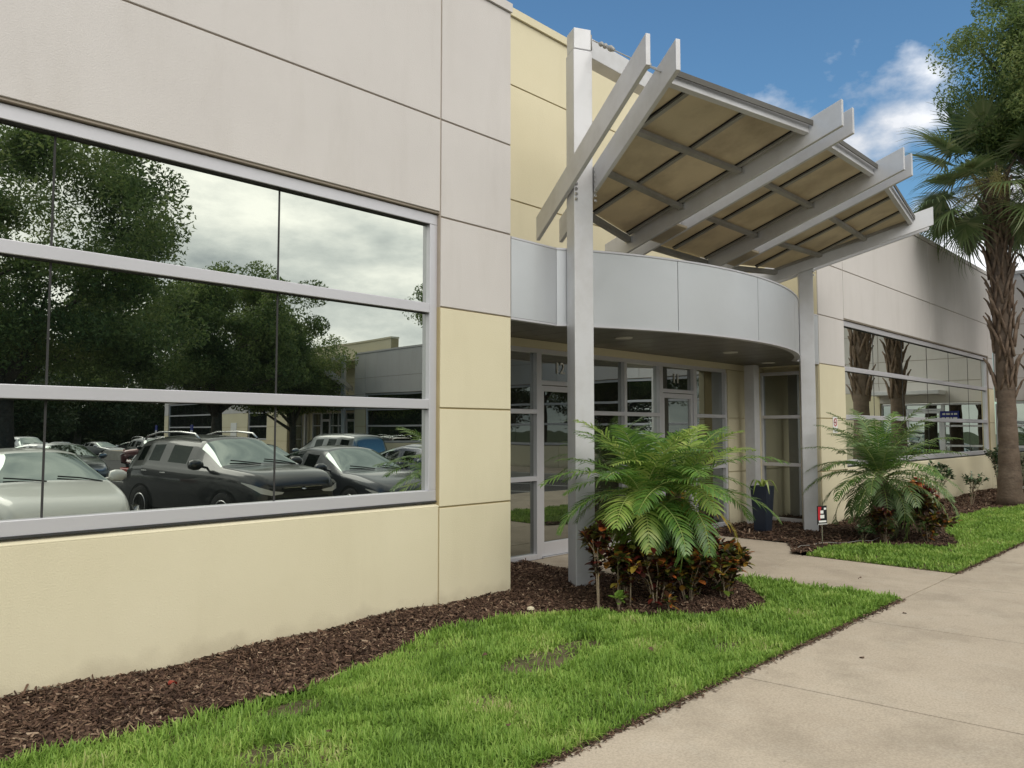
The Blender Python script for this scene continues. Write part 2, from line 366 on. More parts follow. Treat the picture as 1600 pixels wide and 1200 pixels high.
cam = bpy.data.cameras.new('camera'); co = bpy.data.objects.new('camera', cam); COL.objects.link(co)
cam.sensor_width = 36; cam.lens = 27; cam.clip_end = 3000; cam.clip_start = .05
pit = math.atan(72 / 1200); yaw = math.atan2(1180, math.hypot(1200, 72))
co.location = (0, -5.37, 1.6)
co.rotation_euler = Vector((math.cos(pit) * math.cos(yaw), math.cos(pit) * math.sin(yaw), math.sin(pit))).to_track_quat('-Z', 'Y').to_euler()
sc.camera = co
sc.view_settings.view_transform = 'Standard'; sc.view_settings.look = 'None'; sc.view_settings.exposure = 0

# ------------------------------------------------------------------ ground
def sheet(name, poly, z0, z1, mat, label=None):
    m = MB(); m.prism(poly, z0, z1); o = m.build(name, mat); o['kind'] = 'structure'; return o
m = MB(); m.quad([(-900, -900, -2.6), (900, -900, -2.6), (900, 900, -2.6), (-900, 900, -2.6)]); o = m.build('ground', M['far_ground']); o['kind'] = 'structure'
def lot_z(y): return -.16 - .0105 * max(0, -y - 6)
m = MB(); m.quad([(-70, -130, lot_z(-130)), (160, -130, lot_z(-130)), (160, -5.9, -.16), (-70, -5.9, -.16)]); o = m.build('parking_lot', M['asphalt']); o['kind'] = 'structure'
m = MB()
for i in range(-6, 8):
    x = 5.05 + 2.78 * (i - 0); m.quad([(x - .05, -11.3, lot_z(-11.3) + .005), (x + .05, -11.3, lot_z(-11.3) + .005), (x + .05, -6.0, -.155), (x - .05, -6.0, -.155)])
for r0, r1 in ((-21.5, -16.3), (-26.7, -21.5)):
    for i in range(-5, 6):
        x = 5.05 + 2.78 * i; m.quad([(x - .05, r0, lot_z(r0) + .005), (x + .05, r0, lot_z(r0) + .005), (x + .05, r1, lot_z(r1) + .005), (x - .05, r1, lot_z(r1) + .005)])
o = m.build('parking_lines', M['paint_white']); o['kind'] = 'structure'
m = MB(); m.box(-70, 24.6, -5.75, 1.4, -.6, -.03); m.box(21.6, 26, -62, -5.74, -1.6, -.032); o = m.build('soil', M['soil']); o['kind'] = 'structure'
m = MB(); m.box(-70, 21.45, -5.9, -5.752, -.6, 0.0); m.box(21.45, 21.6, -62, -5.752, -1.6, .0); o = m.build('kerb', M['kerb'], bevel=.02); o['kind'] = 'structure'
# sidewalk slabs with tooled joints
SK = .105
m = MB(); xs = [-30 + .65 + 2.03 * k for k in range(0, 27)]
xs = [4.65 + 2.06 * k for k in range(-14, 9)]
for a, b in zip(xs[:-1], xs[1:]):
    m.prism([(a + .007, -2.86), (b - .007, -2.86), (b - .007 + SK * 2.88, -5.745), (a + .007 + SK * 2.88, -5.745)], -.02, .012)
o = m.build('sidewalk', M['concrete'], bevel=.003); o['kind'] = 'structure'
m = MB(); m.box(-24, 21.4, -5.74, -2.87, -.029, -.004); m.prism([(7.9, -2.86), (9.5, -2.86), (9.54, -1.03), (10.44, -.5), (10.44, 1.09), (6.9, 1.09), (6.9, -.25), (7.93, -1.25)], -.029, -.005)
o = m.build('joint_bed', M['groove']); o['kind'] = 'structure'
m = MB(); m.prism([(7.82, -2.845), (9.58, -2.845), (9.62, -1.1), (7.84, -1.27)], -.02, .0125)
m.prism([(7.83, -1.285), (9.62, -1.085), (9.64, -1.04), (10.52, -.58), (10.52, .2), (6.8, .2), (6.8, -.3)], -.02, .0125)
m.prism([(6.8, .215), (10.52, .215), (10.52, 1.09), (6.8, 1.09)], -.02, .0125)
o = m.build('walkway', M['concrete'], bevel=.003); o['kind'] = 'structure'
m = MB(); m.box(21.75, 24.5, -62, -5.76, -.03, .01); o = m.build('pavement', M['concrete']); o['kind'] = 'structure'

# bed and lawn outlines (metres)
EDGE1 = [(-30, -1.1), (0, -1.05), (1.12, -1.06), (1.61, -1.12), (2.06, -1.12), (2.51, -1.18), (2.86, -1.06), (3.24, -.95), (3.69, -.73), (3.97, -.63), (4.31, -.70), (4.71, -.74), (5.0, -.85), (5.43, -1.28), (5.76, -1.71), (6.03, -1.98), (6.48, -2.11), (6.86, -1.96), (7.29, -1.57), (7.56, -1.2), (7.78, -1.3)]
LAWN1 = EDGE1 + [(7.8, -2.83), (-30, -2.83)]
EDGE2 = [(9.68, -1.1), (10.39, -1.05), (10.95, -1.19), (11.2, -1.7), (11.63, -2.2), (12.1, -2.26), (12.51, -2.08), (13.4, -1.7), (14.52, -1.44), (15.96, -1.27), (18.09, -1.3), (19.01, -1.75), (20.5, -1.9), (22.5, -1.9)]
LAWN2 = EDGE2 + [(22.5, -2.83), (9.66, -2.83)]
BED1 = [(-30, 0), (5.46, 0), (5.46, 1.08), (6.78, 1.08), (6.78, -.3), (7.8, -1.3)] + EDGE1[::-1]
BED2 = [(10.48, 1.08), (12.9, 1.08), (12.9, 0), (24.5, 0), (24.5, -1.9)] + EDGE2[::-1] + [(9.56, -1.1), (9.58, -.98), (10.48, -.52)]
def inpoly(P, poly):
    x, y = P[:, 0], P[:, 1]; r = np.zeros(len(P), bool); n = len(poly)
    for i in range(n):
        x1, y1 = poly[i]; x2, y2 = poly[(i + 1) % n]
        c = ((y1 > y) != (y2 > y)) & (x < (x2 - x1) * (y - y1) / ((y2 - y1) or 1e-9) + x1); r ^= c
    return r
for k, (poly) in enumerate((LAWN1, LAWN2)):
    sheet('lawn', poly, -.03, .006 - .001 * k, M['turf_base'])
# mulch: gently mounded displaced sheet
def mulch_h(x, y):
    return .02 + .018 * np.sin(x * 1.7 + 1) * np.cos(y * 2.3) + .012 * np.sin(x * 5.1 + y * 3.3)
def grid_patch(x0, x1, y0, y1, st):
    xs_, ys_ = np.arange(x0, x1, st), np.arange(y0, y1, st); X, Y = np.meshgrid(xs_, ys_, indexing='ij'); nx, ny = X.shape
    Z = mulch_h(X, Y) + RNG.normal(0, .004, X.shape)
    idx = np.arange(nx * ny).reshape(nx, ny)
    F_ = np.stack([idx[:-1, :-1], idx[1:, :-1], idx[1:, 1:], idx[:-1, 1:]], -1).reshape(-1, 4)
    V = np.stack([X, Y, Z], -1).reshape(-1, 3)
    return V, F_
for k, (poly, x0, x1) in enumerate(((BED1, -2, 7.9), (BED2, 9.6, 24.5))):
    V, F_ = grid_patch(x0, x1, -2.4, 1.1, .05)
    cen = V[F_].mean(1); F_ = F_[inpoly(cen, poly)]
    o = link('mulch_bed', np_mesh('mulch_bed', V, F_, M['soil'], True)); o['kind'] = 'structure'
CAMP = np.array([0, -5.37])
def chips(poly, x0, x1, n, big=1.0):
    P = np.stack([RNG.uniform(x0, x1, n), RNG.uniform(-2.4, 1.1, n)], 1)
    P = P[inpoly(P, poly)]; n = len(P)
    d = np.linalg.norm(P - CAMP, axis=1)
    L = RNG.gamma(2.2, .0052, n) + .005; L *= big; W = L * RNG.uniform(.15, .4, n) ; W = np.clip(W, .002, .007 * big)
    a = RNG.uniform(0, 2 * PI, n); t = RNG.normal(0, .35, n); r = RNG.normal(0, .6, n)
    u = np.stack([np.cos(a) * np.cos(t), np.sin(a) * np.cos(t), np.sin(t)], 1)
    v = np.stack([-np.sin(a) * np.cos(r), np.cos(a) * np.cos(r), np.sin(r)], 1)
    c = np.stack([P[:, 0], P[:, 1], mulch_h(P[:, 0], P[:, 1]) + RNG.uniform(.003, .022, n)], 1)
    u *= L[:, None]; v *= W[:, None]
    V = np.stack([c - u - v, c + u - v * .6, c + u + v * .8, c - u + v], 1).reshape(-1, 3)
    return V, np.arange(n * 4).reshape(-1, 4)
V1, F1 = chips(BED1, .3, 7.9, 190000); V2, F2 = chips(BED2, 9.6, 24, 60000, 1.5)
o = link('mulch', np_mesh('mulch', np.vstack([V1, V2]), np.vstack([F1, F2 + len(V1)]), M['mulch']))
tag(o, 'brown shredded bark mulch covering the planting beds along the walls', 'mulch', kind='stuff')

def blades(poly, x0, x1, y0, y1, dens, hmin, hmax, far_scale=True, lip=0):
    area = (x1 - x0) * (y1 - y0); n = int(area * dens)
    P = np.stack([RNG.uniform(x0, x1, n), RNG.uniform(y0, y1, n)], 1)
    P = P[inpoly(P, poly)]
    d = np.linalg.norm(P - CAMP, axis=1)
    keep = RNG.uniform(0, 1, len(P)) < np.clip((5.0 / np.maximum(d, 1)) ** 1.2, .13, 1) if far_scale else np.ones(len(P), bool)
    # bare patches
    bare = np.zeros(len(P))
    keep &= RNG.uniform(0, 1, len(P)) < np.clip(.62 + .5 * np.sin(P[:, 0] * 2.1 + 3 * np.sin(P[:, 1] * 1.7)) * np.cos(P[:, 1] * 3.9 + P[:, 0]), .22, 1)
    for bx, by, br in ((3.95, -1.75, .20), (4.45, -1.7, .15), (3.2, -2.05, .10), (2.35, -1.35, .12), (5.2, -2.5, .12), (7.0, -2.6, .12), (4.9, -1.2, .1), (1.9, -1.8, .12)):
        bare = np.maximum(bare, 1 - ((P[:, 0] - bx) ** 2 / (br * 1.6) ** 2 + (P[:, 1] - by) ** 2 / br ** 2))
    keep &= ~((bare > 0) & (RNG.uniform(0, 1, len(P)) < .86))
    P = P[keep]; d = d[keep]; n = len(P)
    clump = .5 + .5 * np.sin(P[:, 0] * 9 + 2.5 * np.sin(P[:, 1] * 7)) * np.cos(P[:, 1] * 11 + 2 * np.sin(P[:, 0] * 5))
    H = RNG.uniform(hmin, hmax, n) * (.55 + .65 * clump); W = RNG.uniform(.0032, .0058, n) * np.clip(d / 6.0, .8, 2.2)
    a = RNG.uniform(0, 2 * PI, n); lean = RNG.gamma(2.4, .42, n)
    u = np.stack([np.cos(a), np.sin(a), np.zeros(n)], 1); s = np.stack([-np.sin(a), np.cos(a), np.zeros(n)], 1) * W[:, None]
    z = np.array([0, 0, 1.])
    b = np.stack([P[:, 0], P[:, 1], np.full(n, .004)], 1)
    l1 = np.clip(lean * .5, 0, 1.1)[:, None]; l2 = np.clip(lean * 1.25, 0, 1.75)[:, None]
    m1 = b + (u * np.sin(l1) + z * np.cos(l1)) * (H * .55)[:, None]
    t = m1 + (u * np.sin(l2) + z * np.cos(l2)) * (H * .5)[:, None]
    t[:, 2] = np.maximum(t[:, 2], .012)
    V = np.stack([b - s, b + s, m1 + s, m1 - s, t + s * .25, t - s * .25], 1).reshape(-1, 3)
    i = np.arange(n) * 6
    F_ = np.concatenate([np.stack([i, i + 1, i + 2, i + 3], 1), np.stack([i + 3, i + 2, i + 4, i + 5], 1)])
    return V, F_
pts = [blades(LAWN1, .6, 8, -2.88, -.5, 22000, .042, .088), blades(LAWN2, 9.6, 22.5, -2.85, -1.0, 14000, .042, .08)]
# taller ragged fringe along the bed and walk edges
fr = []
VV = []; FF = []; off = 0
for V, F_ in pts: VV.append(V); FF.append(F_ + off); off += len(V)
o = link('grass', np_mesh('grass', np.vstack(VV), np.vstack(FF), M['grass']))
tag(o, 'bright green coarse lawn grass between the mulch beds and the concrete sidewalk', 'grass', kind='stuff')
# dry clippings and soil crumbs along the sidewalk edge
n = 5200; P = np.stack([RNG.uniform(1, 20, n), -2.86 + RNG.normal(0, .022, n)], 1); P = P[(P[:, 0] < 7.8) | (P[:, 0] > 9.6)]
n = len(P); a = RNG.uniform(0, 6.28, n); L = RNG.uniform(.006, .028, n); W = RNG.uniform(.002, .005, n)
u = np.stack([np.cos(a), np.sin(a), RNG.normal(0, .3, n)], 1) * L[:, None]; v = np.stack([-np.sin(a), np.cos(a), np.zeros(n)], 1) * W[:, None]; c = np.stack([P[:, 0], P[:, 1], np.full(n, .018)], 1)
o = link('clippings', np_mesh('clippings', np.stack([c - u - v, c + u - v, c + u + v, c - u + v], 1).reshape(-1, 3), np.arange(n * 4).reshape(-1, 4), M['mulch']))
tag(o, 'dry brown clippings scattered along the edge of the sidewalk', 'clippings', kind='stuff')

# ------------------------------------------------------------------ buildings
def frame_main(u, n, z): return (u, -n, z)
def frame_side(u, n, z): return (24.6 - n, -u, z)
def window_unit(T, parent, a, b, nb, z0=.95, z1=3.62, gm='glass'):
    """ribbon window: metal frame with two heavy rails, thin black seals, mirror glass"""
    m = MB(T); f0, f1 = -.135, -.045
    m.box(a, b, f0, f1, z1 - .125, z1 - .03); m.box(a, b, f0, f1, z0 + .01, z0 + .105)
    m.box(a, a + .085, f0, f1 - .002, z0 + .106, z1 - .126); m.box(b - .085, b, f0, f1 - .002, z0 + .106, z1 - .126)
    for zc in (2.715, 1.835): m.box(a + .086, b - .086, f0, f1 - .002, zc - .043, zc + .043)
    w_ = m.build('window', M['alu'], parent, bevel=.004)
    g = MB(T); g.quad([(a + .02, -.10, z0 + .02), (b - .02, -.10, z0 + .02), (b - .02, -.10, z1 - .04), (a + .02, -.10, z1 - .04)])
    g.build('glass', M[gm], w_)
    s = MB(T)
    for i in range(1, nb):
        u = b - i * (b - a) / nb
        for q0, q1 in ((z0 + .106, 1.79), (1.88, 2.67), (2.76, z1 - .126)): s.box(u - .0065, u + .0065, -.101, -.096, q0, q1)
    s.box(a, b, f1 - .012, f1 + .012, z0 - .002, z0 + .008); s.box(a + .085, b - .085, -.1, -.06, z1 - .13, z1 - .1255)
    for zc in (2.715, 1.835): s.box(a + .086, b - .086, -.1, -.07, zc - .049, zc - .0435)
    s.build('seal', M['seal'], w_)
    return w_
G = .008
def panels(m, a, b, zs, mi):
    for (z0, z1) in zs: m.box(a + G, b - G, -.015, 0, z0 + G, z1 - G, mi)
def wall_run(T, parent, segs, top=5.88, depth=.35, far=False):
    """segs: ('pier'|'win'|'blank', a, b, n)"""
    gy_, yl, bk, byl = MB(T), MB(T), MB(T), MB(T)
    for s in segs:
        k, a, b = s[:3]
        if k in ('pier', 'blank'):
            panels(gy_, a, b, [(2.73, 3.57), (3.57, 4.49), (4.49, top)], 0)
            panels(yl, a, b, [(-.3, .9), (.9, 1.8), (1.8, 2.73)], 0)
            bk.box(a, b, -depth, -.014, 2.73, top - .01); byl.box(a, b, -depth, -.014, -.5, 2.729)
        elif k == 'win':
            step = s[4] if len(s) > 4 else (b - a)
            n = max(1, round((b - a) / step))
            for i in range(n):
                a1, b1 = a + i * (b - a) / n, a + (i + 1) * (b - a) / n
                panels(gy_, a1, b1, [(3.61, 4.49), (4.49, top)], 0)
                panels(yl, a1, b1, [(-.3, .915)], 0)
            bk.box(a, b, -depth, -.014, 3.60, top - .01); byl.box(a, b, -depth, -.14, -.5, .945); byl.box(a, b, -.139, -.014, -.5, .9)
            # sloped sill
            k0 = len(yl.v); yl.v += [T(u, n_, z_) for u in (a, b) for n_, z_ in ((0, .905), (0, .918), (-.139, .948), (-.139, .905))]
            for q in ((0, 1, 2, 3), (7, 6, 5, 4), (0, 4, 5, 1), (1, 5, 6, 2), (2, 6, 7, 3), (3, 7, 4, 0)): yl.f.append(tuple(k0 + i for i in q)); yl.mi.append(0)
            window_unit(T, parent, a, b, s[3], gm='glass' if not far else 'glass_far')
    gy_.build('upper_wall', M['stucco_grey'], parent, bevel=.004); yl.build('lower_wall', M['stucco_yellow'], parent, bevel=.004)
    bk.build('joint_backing', M['joint'], parent); byl.build('joint_backing', M['joint_yellow'], parent)
    c = MB(T)
    for s in segs: c.box(s[1], s[2], -depth - .02, .022, top, top + .09)
    c.build('coping', M['stucco_grey'], parent)
def storefront(T, parent, lines, z1, doors=(), n0=0.0, rails=(1.0, 1.83), gm='glass_door', numbers=None):
    """lines: vertical mullion centres; doors: indices of bays which are doors; n0: plane of the frame face"""
    fr = MB(T); a, b = lines[0], lines[-1]; th = .028
    fr.box(a, b, n0 - .1, n0, z1 - .055, z1)
    for i, u in enumerate(lines):
        q = .045 if (i in doors or i - 1 in doors) else .03
        fr.box(u - q, u + q, n0 - .1, n0 - .001, .012, z1 - .056)
    for i in range(len(lines) - 1):
        u0, u1 = lines[i], lines[i + 1]
        q0 = .045 if (i in doors or i - 1 in doors) else .03; q1 = .045 if (i in doors or i + 1 in doors) else .03
        if i in doors: fr.box(u0 + q0, u1 - q1, n0 - .1, n0 - .002, 2.17, 2.225)
        else:
            for r in rails: fr.box(u0 + q0, u1 - q1, n0 - .1, n0 - .002, r - th, r + th)
            fr.box(u0 + q0, u1 - q1, n0 - .1, n0 - .002, .012, .075)
    f = fr.build('storefront', M['alu'], parent, bevel=.003)
    g = MB(T)
    for i in range(len(lines) - 1):
        u0, u1 = lines[i], lines[i + 1]
        g.quad([(u0, n0 - .06, .03), (u1, n0 - .06, .03), (u1, n0 - .06, z1 - .03), (u0, n0 - .06, z1 - .03)])
    g.build('glass', M[gm], f)
    if numbers:
        for i, txt in numbers.items():
            u0, u1 = lines[i], lines[i + 1]
            digits(T, f, txt, (u0 + u1) / 2 - (.0 if txt == '11' else .03), n0 - .055, 2.33, .15)
    for i in doors:
        u0, u1 = lines[i] + .05, lines[i + 1] - .05; d = MB(T); st = .058
        d.box(u0, u0 + st, n0 - .075, n0 - .02, .03, 2.16); d.box(u1 - st, u1, n0 - .075, n0 - .02, .03, 2.16)
        d.box(u0 + st, u1 - st, n0 - .075, n0 - .021, 2.09, 2.16); d.box(u0 + st, u1 - st, n0 - .075, n0 - .021, .03, .20)
        dr = d.build('door', M['alu'], parent, bevel=.003)
        g = MB(T); g.quad([(u0 + .03, n0 - .05, .1), (u1 - .03, n0 - .05, .1), (u1 - .03, n0 - .05, 2.12), (u0 + .03, n0 - .05, 2.12)]); g.build('glass', M[gm], dr)
        h = MB(T); hu = u1 - .1
        h.tube([(hu, n0 - .02, .95), (hu, n0 + .035, .95), (hu, n0 + .035, 1.25), (hu, n0 - .02, 1.25)], .011, 8); h.build('handle', M['chrome'], dr, smooth=True)
        t = MB(T); t.box(u0, u1, n0 - .09, n0 + .03, .0125, .028); t.build('threshold', M['chrome'], dr)
    return f
def digits(T, parent, txt, uc, n, z, h):
    """white unit number on the transom"""
    cu = bpy.data.curves.new('number', 'FONT'); cu.body = txt; cu.size = h * 1.38; cu.align_x = 'CENTER'; cu.extrude = .0015; cu.offset = .0012; cu.resolution_u = 4
    o = bpy.data.objects.new('tmp', cu); COL.objects.link(o); dg = bpy.context.evaluated_depsgraph_get(); dg.update()
    me = bpy.data.meshes.new_from_object(o.evaluated_get(dg)); bpy.data.objects.remove(o)
    for v in me.vertices: v.co = Vector(T(uc + v.co.x, n + .004 + v.co.z, z + v.co.y))
    me.materials.clear(); me.materials.append(M['white']); link('number', me, parent)
def entrance(T, parent, a, b, numbers, near=True, depth=1.1):
    """recessed entrance between a and b, tall yellow wall behind, curved marquee"""
    m = MB(T); ta, tb = a - 1.95, b + 1.95
    bk = MB(T); bk.box(ta, tb, -depth - .5, -depth - .014, 2.68, 6.70)
    for z0, z1 in ((2.66, 4.41), (4.41, 5.85), (5.85, 6.72)): m.box(ta, tb, -depth - .013, -depth, z0 + G, z1 - G)
    m.build('tower_wall', M['stucco_yellow'], parent, bevel=.004); bk.build('joint_backing', M['joint_yellow'], parent)
    c = MB(T); c.box(ta - .02, tb + .02, -depth - .52, -depth + .03, 6.72, 6.82); c.build('coping', M['stucco_yellow'], parent)
    # storefront across the back, door bays as in the left and middle
    L0 = a
    lines = [a, a + .8, a + 1.62, a + 2.58, a + 3.44, a + 4.34, a + 5.3, a + 6.27]
    storefront(T, parent, lines, 2.62, doors=(2, 5), n0=-depth - .0, numbers=numbers if near else None)
    # header and pier
    p = MB(T); p.box(a, b, -depth - .3, -depth + .02, 2.621, 2.719)
    for z0, z1 in ((-.1, .9), (.9, 1.8), (1.8, 2.62)): p.box(a + 6.31, b, -depth - .013, -depth + .01, z0 + .008, z1 - .008)
    p.box(a + 6.31, b, -depth - .3, -depth - .014, 0, 2.61)
    # end returns of the recess
    for u, s in ((a, 1), (b, -1)):
        for z0, z1 in ((-.1, .9), (.9, 1.8), (1.8, 2.7)):
            p.box(u - (.30 if s > 0 else .006), u + (.006 if s > 0 else .30), -.12, -.016, z0 + .008, z1 - .008)
        p.box(u - (.30 if s > 0 else .006), u + (.006 if s > 0 else .30), -depth - .2, -.016, 2.701, 5.87); p.box(u - (.30 if s > 0 else .006), u + (.006 if s > 0 else .30), -depth - .3, -depth + .02, 0, 2.70); p.box(u - (.30 if s > 0 else -.14), u + (-.14 if s > 0 else .30), -depth + .02, -.125, 0, 2.70)
    p.build('entry_wall', M['stucco_yellow'], parent, bevel=.003)
    # side glazing in the returns
    for u, s in ((a, 1), (b, -1)):
        def TS(w_, n_, z_, u=u, s=s): return T(u + s * n_, -w_, z_)
        storefront(TS, parent, [.155, depth - .02], 2.62, n0=-.02, rails=(1.0, 1.83))
    # grey square post against the pier
    q = MB(T); q.box(a + 6.60, a + 6.78, -depth + .16, -depth + .34, 0, 2.70); q.build('post', M['steel'], parent, bevel=.006)
    # marquee
    uc, R_ = (a + b) / 2 - .1, 5.58; ch = 2.93; nc = -(R_ - .83)   # centre in n is negative (inside)
    a0 = math.asin(ch / R_)
    def arc(t, r=R_): an = -a0 + 2 * a0 * t; return (uc + r * math.sin(an), nc + r * math.cos(an))
    F_ = MB(T); n = 48; seams = {12, 24, 36}
    def seg(i0, i1, r0, r1, z0, z1, gap=0):
        poly = []
        K = i1 - i0
        for i in range(i0, i1 + 1):
            t = i / n + (gap if i == i0 else 0) - (gap if i == i1 else 0); poly.append(arc(t, r1))
        for i in range(i1, i0 - 1, -1):
            t = i / n + (gap if i == i0 else 0) - (gap if i == i1 else 0); poly.append(arc(t, r0))
        # split into quads for clean shading
        for j in range(K):
            q = [poly[j], poly[j + 1], poly[2 * K - j], poly[2 * K + 1 - j]]; k = len(F_.v)
            F_.v += [T(u, nn, z0) for u, nn in q] + [T(u, nn, z1) for u, nn in q]
            fs = [(0, 1, 5, 4), (3, 2, 6, 7), (0, 3, 2, 1), (4, 5, 6, 7)]
            if j == 0: fs.append((0, 4, 7, 3))
            if j == K - 1: fs.append((1, 2, 6, 5))
            for f in fs: F_.f.append(tuple(k + x for x in f)); F_.mi.append(0)
    for i0 in (0, 12, 24, 36): seg(i0, i0 + 12, R_ - .05, R_, 2.735, 3.535, .0008)
    # merge duplicates for smooth curvature
    me = F_.mesh('fascia', M['fascia']); bm = bmesh.new(); bm.from_mesh(me); bmesh.ops.remove_doubles(bm, verts=bm.verts, dist=.0005); bmesh.ops.recalc_face_normals(bm, faces=bm.faces); bm.to_mesh(me); bm.free()
    me.polygons.foreach_set('use_smooth', [True] * len(me.polygons)); me.set_sharp_from_angle(angle=R(30))
    link('fascia', me, parent)
    F2 = MB(T); ua, ub = arc(0)[0], arc(1)[0]
    F2.box(a + .004, ua + .006, -.06, -.002, 2.735, 3.535); F2.build('fascia', M['fascia'], parent, bevel=.003)
    F2 = MB(T); F2.box(ub - .006, b - .004, -.06, -.002, 2.735, 3.535); F2.build('fascia', M['fascia'], parent, bevel=.003)
    F_ = MB(T)
    seg(0, n, R_ - .07, R_ + .010, 3.536, 3.556); seg(0, n, R_ - .075, R_ + .008, 2.712, 2.734)
    F_.box(a + .003, ua, -.07, 0.0, 3.537, 3.557); F_.box(ub, b - .003, -.07, 0.0, 3.537, 3.557); F_.box(a + .003, ua, -.07, -.002, 2.713, 2.733); F_.box(ub, b - .003, -.07, -.002, 2.713, 2.733)
    F_.build('fascia_trim', M['alu'], parent)
    # soffit: strips following the wall with small gaps, roof deck above
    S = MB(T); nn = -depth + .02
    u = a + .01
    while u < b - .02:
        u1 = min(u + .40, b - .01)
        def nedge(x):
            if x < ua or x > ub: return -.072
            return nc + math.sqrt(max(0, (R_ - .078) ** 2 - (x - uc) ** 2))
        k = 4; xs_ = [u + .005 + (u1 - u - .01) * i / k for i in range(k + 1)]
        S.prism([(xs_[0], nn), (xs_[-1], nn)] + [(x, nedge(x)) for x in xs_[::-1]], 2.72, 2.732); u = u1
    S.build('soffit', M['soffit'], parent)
    D = MB(T); pts_ = [(a + .005, nn), (b - .005, nn), (b - .005, -.072)] + [(arc(1 - i / 24, R_ - .078)[0], arc(1 - i / 24, R_ - .078)[1]) for i in range(25)] + [(a + .005, -.072)]
    D.prism(pts_, 2.74, 2.76); D.prism(pts_, 3.48, 3.50); D.build('marquee_deck', M['steel_dark'], parent)
    for uu, v_ in ((a + 2.1, -.15), (a + 4.6, -.1), (a + 6.6, -.5)):
        l = MB(T); l.lathe([(.10, -.012), (.105, -.006), (.105, .0)], (uu, v_, 2.7195), 24); l.build('soffit_light', M['lamp_disc'], parent, smooth=False)

